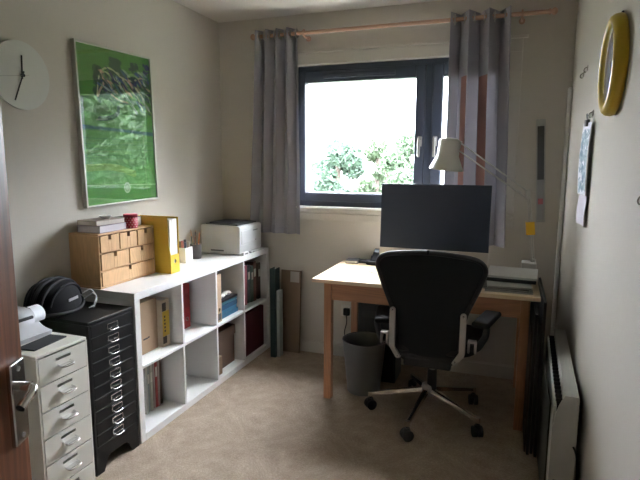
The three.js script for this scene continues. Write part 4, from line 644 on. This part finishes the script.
{ // yellow wall clock
  const t = thing('yellow_wall_clock', 'round yellow wall clock high on the right wall', 'clock', [W, 1.70, 1.525]), ym = M(0.58, 0.40, 0.028, 0.32);
  const R = 0.157, D = 0.042;      // lathe axis y -> -x
  const turn = (g) => g.rotateZ(Math.PI / 2);
  part('case', turn(lathe([[R * 0.9, 0], [R * 0.98, 0.004], [R, 0.014], [R * 0.985, 0.028], [R * 0.93, 0.039], [R * 0.87, D], [R * 0.80, 0.039], [R * 0.765, 0.03], [R * 0.76, 0.018], [0, 0.018], [0, 0.001], [R * 0.9, 0]], 64)), ym, t);
  const cv = document.createElement('canvas'); cv.width = cv.height = 512; const x = cv.getContext('2d'); x.fillStyle = '#c9cdb6'; x.fillRect(0, 0, 512, 512); x.fillStyle = '#2e3a36'; x.font = 'bold 64px sans-serif'; x.textAlign = 'center'; x.textBaseline = 'middle';
  for (let i = 1; i <= 12; i++) { const a = i / 12 * 6.28319; x.fillText(String(i), 256 + Math.sin(a) * 190, 256 - Math.cos(a) * 190); }
  for (let i = 0; i < 60; i++) { const a = i / 60 * 6.28319; x.save(); x.translate(256 + Math.sin(a) * 244, 256 - Math.cos(a) * 244); x.rotate(a); x.fillRect(-2, -4, 4, 14); x.restore(); }
  const tx = new THREE.CanvasTexture(cv); tx.colorSpace = THREE.SRGBColorSpace;
  part('dial', new THREE.CircleGeometry(R * 0.762, 48).rotateY(-Math.PI / 2).translate(-0.0185, 0, 0), new THREE.MeshPhysicalMaterial({ map: tx, roughness: 0.5 }), t, 'pale dial with dark numerals');
  part('hour_hand', place(bx(-0.001, 0.001, -0.012, 0.06, -0.005, 0.005, 0), -0.023, 0, 0, 0.35), blackP, t); part('minute_hand', place(bx(-0.001, 0.001, -0.015, 0.09, -0.0035, 0.0035, 0), -0.026, 0, 0, 2.7), blackP, t);
  part('cover_glass', new THREE.CylinderGeometry(R * 0.768, R * 0.768, 0.002, 48).rotateZ(Math.PI / 2).translate(-0.031, 0, 0), glassM, t, 'clear cover');
  part('hanging_tab', bx(-0.008, 0, R - 0.002, R + 0.008, -0.008, 0.008, 0.003), blackP, t, 'dark hanging tab');
}
{ // wall calendar hanging from a clip
  const t = thing('wall_calendar', 'narrow paper calendar hanging on the right wall', 'calendar', [W - 0.012, 1.345, 1.0]); t.rotation.set(0.03, 0.06, 0.022);
  const sheet = (y0, y1, m, name, l, bulge, off) => { const g = new THREE.PlaneGeometry(0.17, y1 - y0, 8, 10).rotateY(-Math.PI / 2).translate(0, (y0 + y1) / 2, 0), p = g.attributes.position; for (let i = 0; i < p.count; i++) { const u = p.getZ(i) / 0.17, v = (p.getY(i) - y0) / (y1 - y0); p.setX(i, off - bulge * Math.sin(v * 3.14) - 0.010 * u * u * 4 * (1 - v)); } g.computeVertexNormals(); return part(name, g, m, t, l); };
  const cv = document.createElement('canvas'); cv.width = 256; cv.height = 320; const x = cv.getContext('2d'); x.fillStyle = '#dfe3ea'; x.fillRect(0, 0, 256, 320);
  for (let i = 0; i < 260; i++) { const v = rnd(); x.fillStyle = `rgba(${60 + v * 90 | 0},${95 + v * 80 | 0},${120 + v * 70 | 0},0.5)`; const yy = rr(30, 300); x.beginPath(); x.ellipse(rr(20, 236), yy, rr(6, 30), rr(4, 16), rr(-0.6, 0.6), 0, 6.3); x.fill(); }
  x.fillStyle = 'rgba(225,228,236,0.9)'; x.fillRect(0, 0, 256, 26); const tx = new THREE.CanvasTexture(cv); tx.colorSpace = THREE.SRGBColorSpace;
  sheet(-0.085, 0.215, new THREE.MeshPhysicalMaterial({ map: tx, roughness: 0.6, side: THREE.DoubleSide }), 'picture_page', 'blue-grey picture page', 0.006, -0.002);
  sheet(-0.215, -0.086, M(0.66, 0.62, 0.68, 0.7, { side: THREE.DoubleSide }), 'date_page', 'pale lilac lower page', 0.004, -0.002);
  part('clip', [bx(-0.012, 0.004, 0.20, 0.228, -0.016, 0.016, 0.003), tube([[-0.004, 0.226, -0.012], [-0.006, 0.250, -0.006], [-0.006, 0.250, 0.006], [-0.004, 0.226, 0.012]], 0.0016, 16, 6)], M(0.06, 0.06, 0.06, 0.4), t, 'black bulldog clip');
  for (const [l, y, z] of [['small metal hook on the right wall, nearer of the pair', 1.828, 0.70], ['small metal hook on the right wall, farther of the pair', 1.822, 0.56], ['small metal hook alone on the right wall near the viewer', 1.313, 2.03], ['small metal hook holding the wall calendar', 1.60, 1.0]]) {
    const h = thing('wall_hook', l, 'hook', [W, y, z], 0, 'hooks on the right wall'); part('back_plate', bx(-0.003, 0, -0.012, 0.012, -0.007, 0.007, 0.001), M(0.25, 0.22, 0.18, 0.4), h); part('hook', tube([[-0.002, 0.004, 0], [-0.012, 0.0, 0], [-0.016, -0.010, 0], [-0.012, -0.018, 0], [-0.006, -0.016, 0]], 0.0022, 20, 6), M(0.2, 0.18, 0.15, 0.35, { metalness: 0.7 }), h);
  }
}

scene.traverse((o) => { if (o.isMesh) { o.castShadow = true; o.receiveShadow = true; } });
renderer.render(scene, camera);
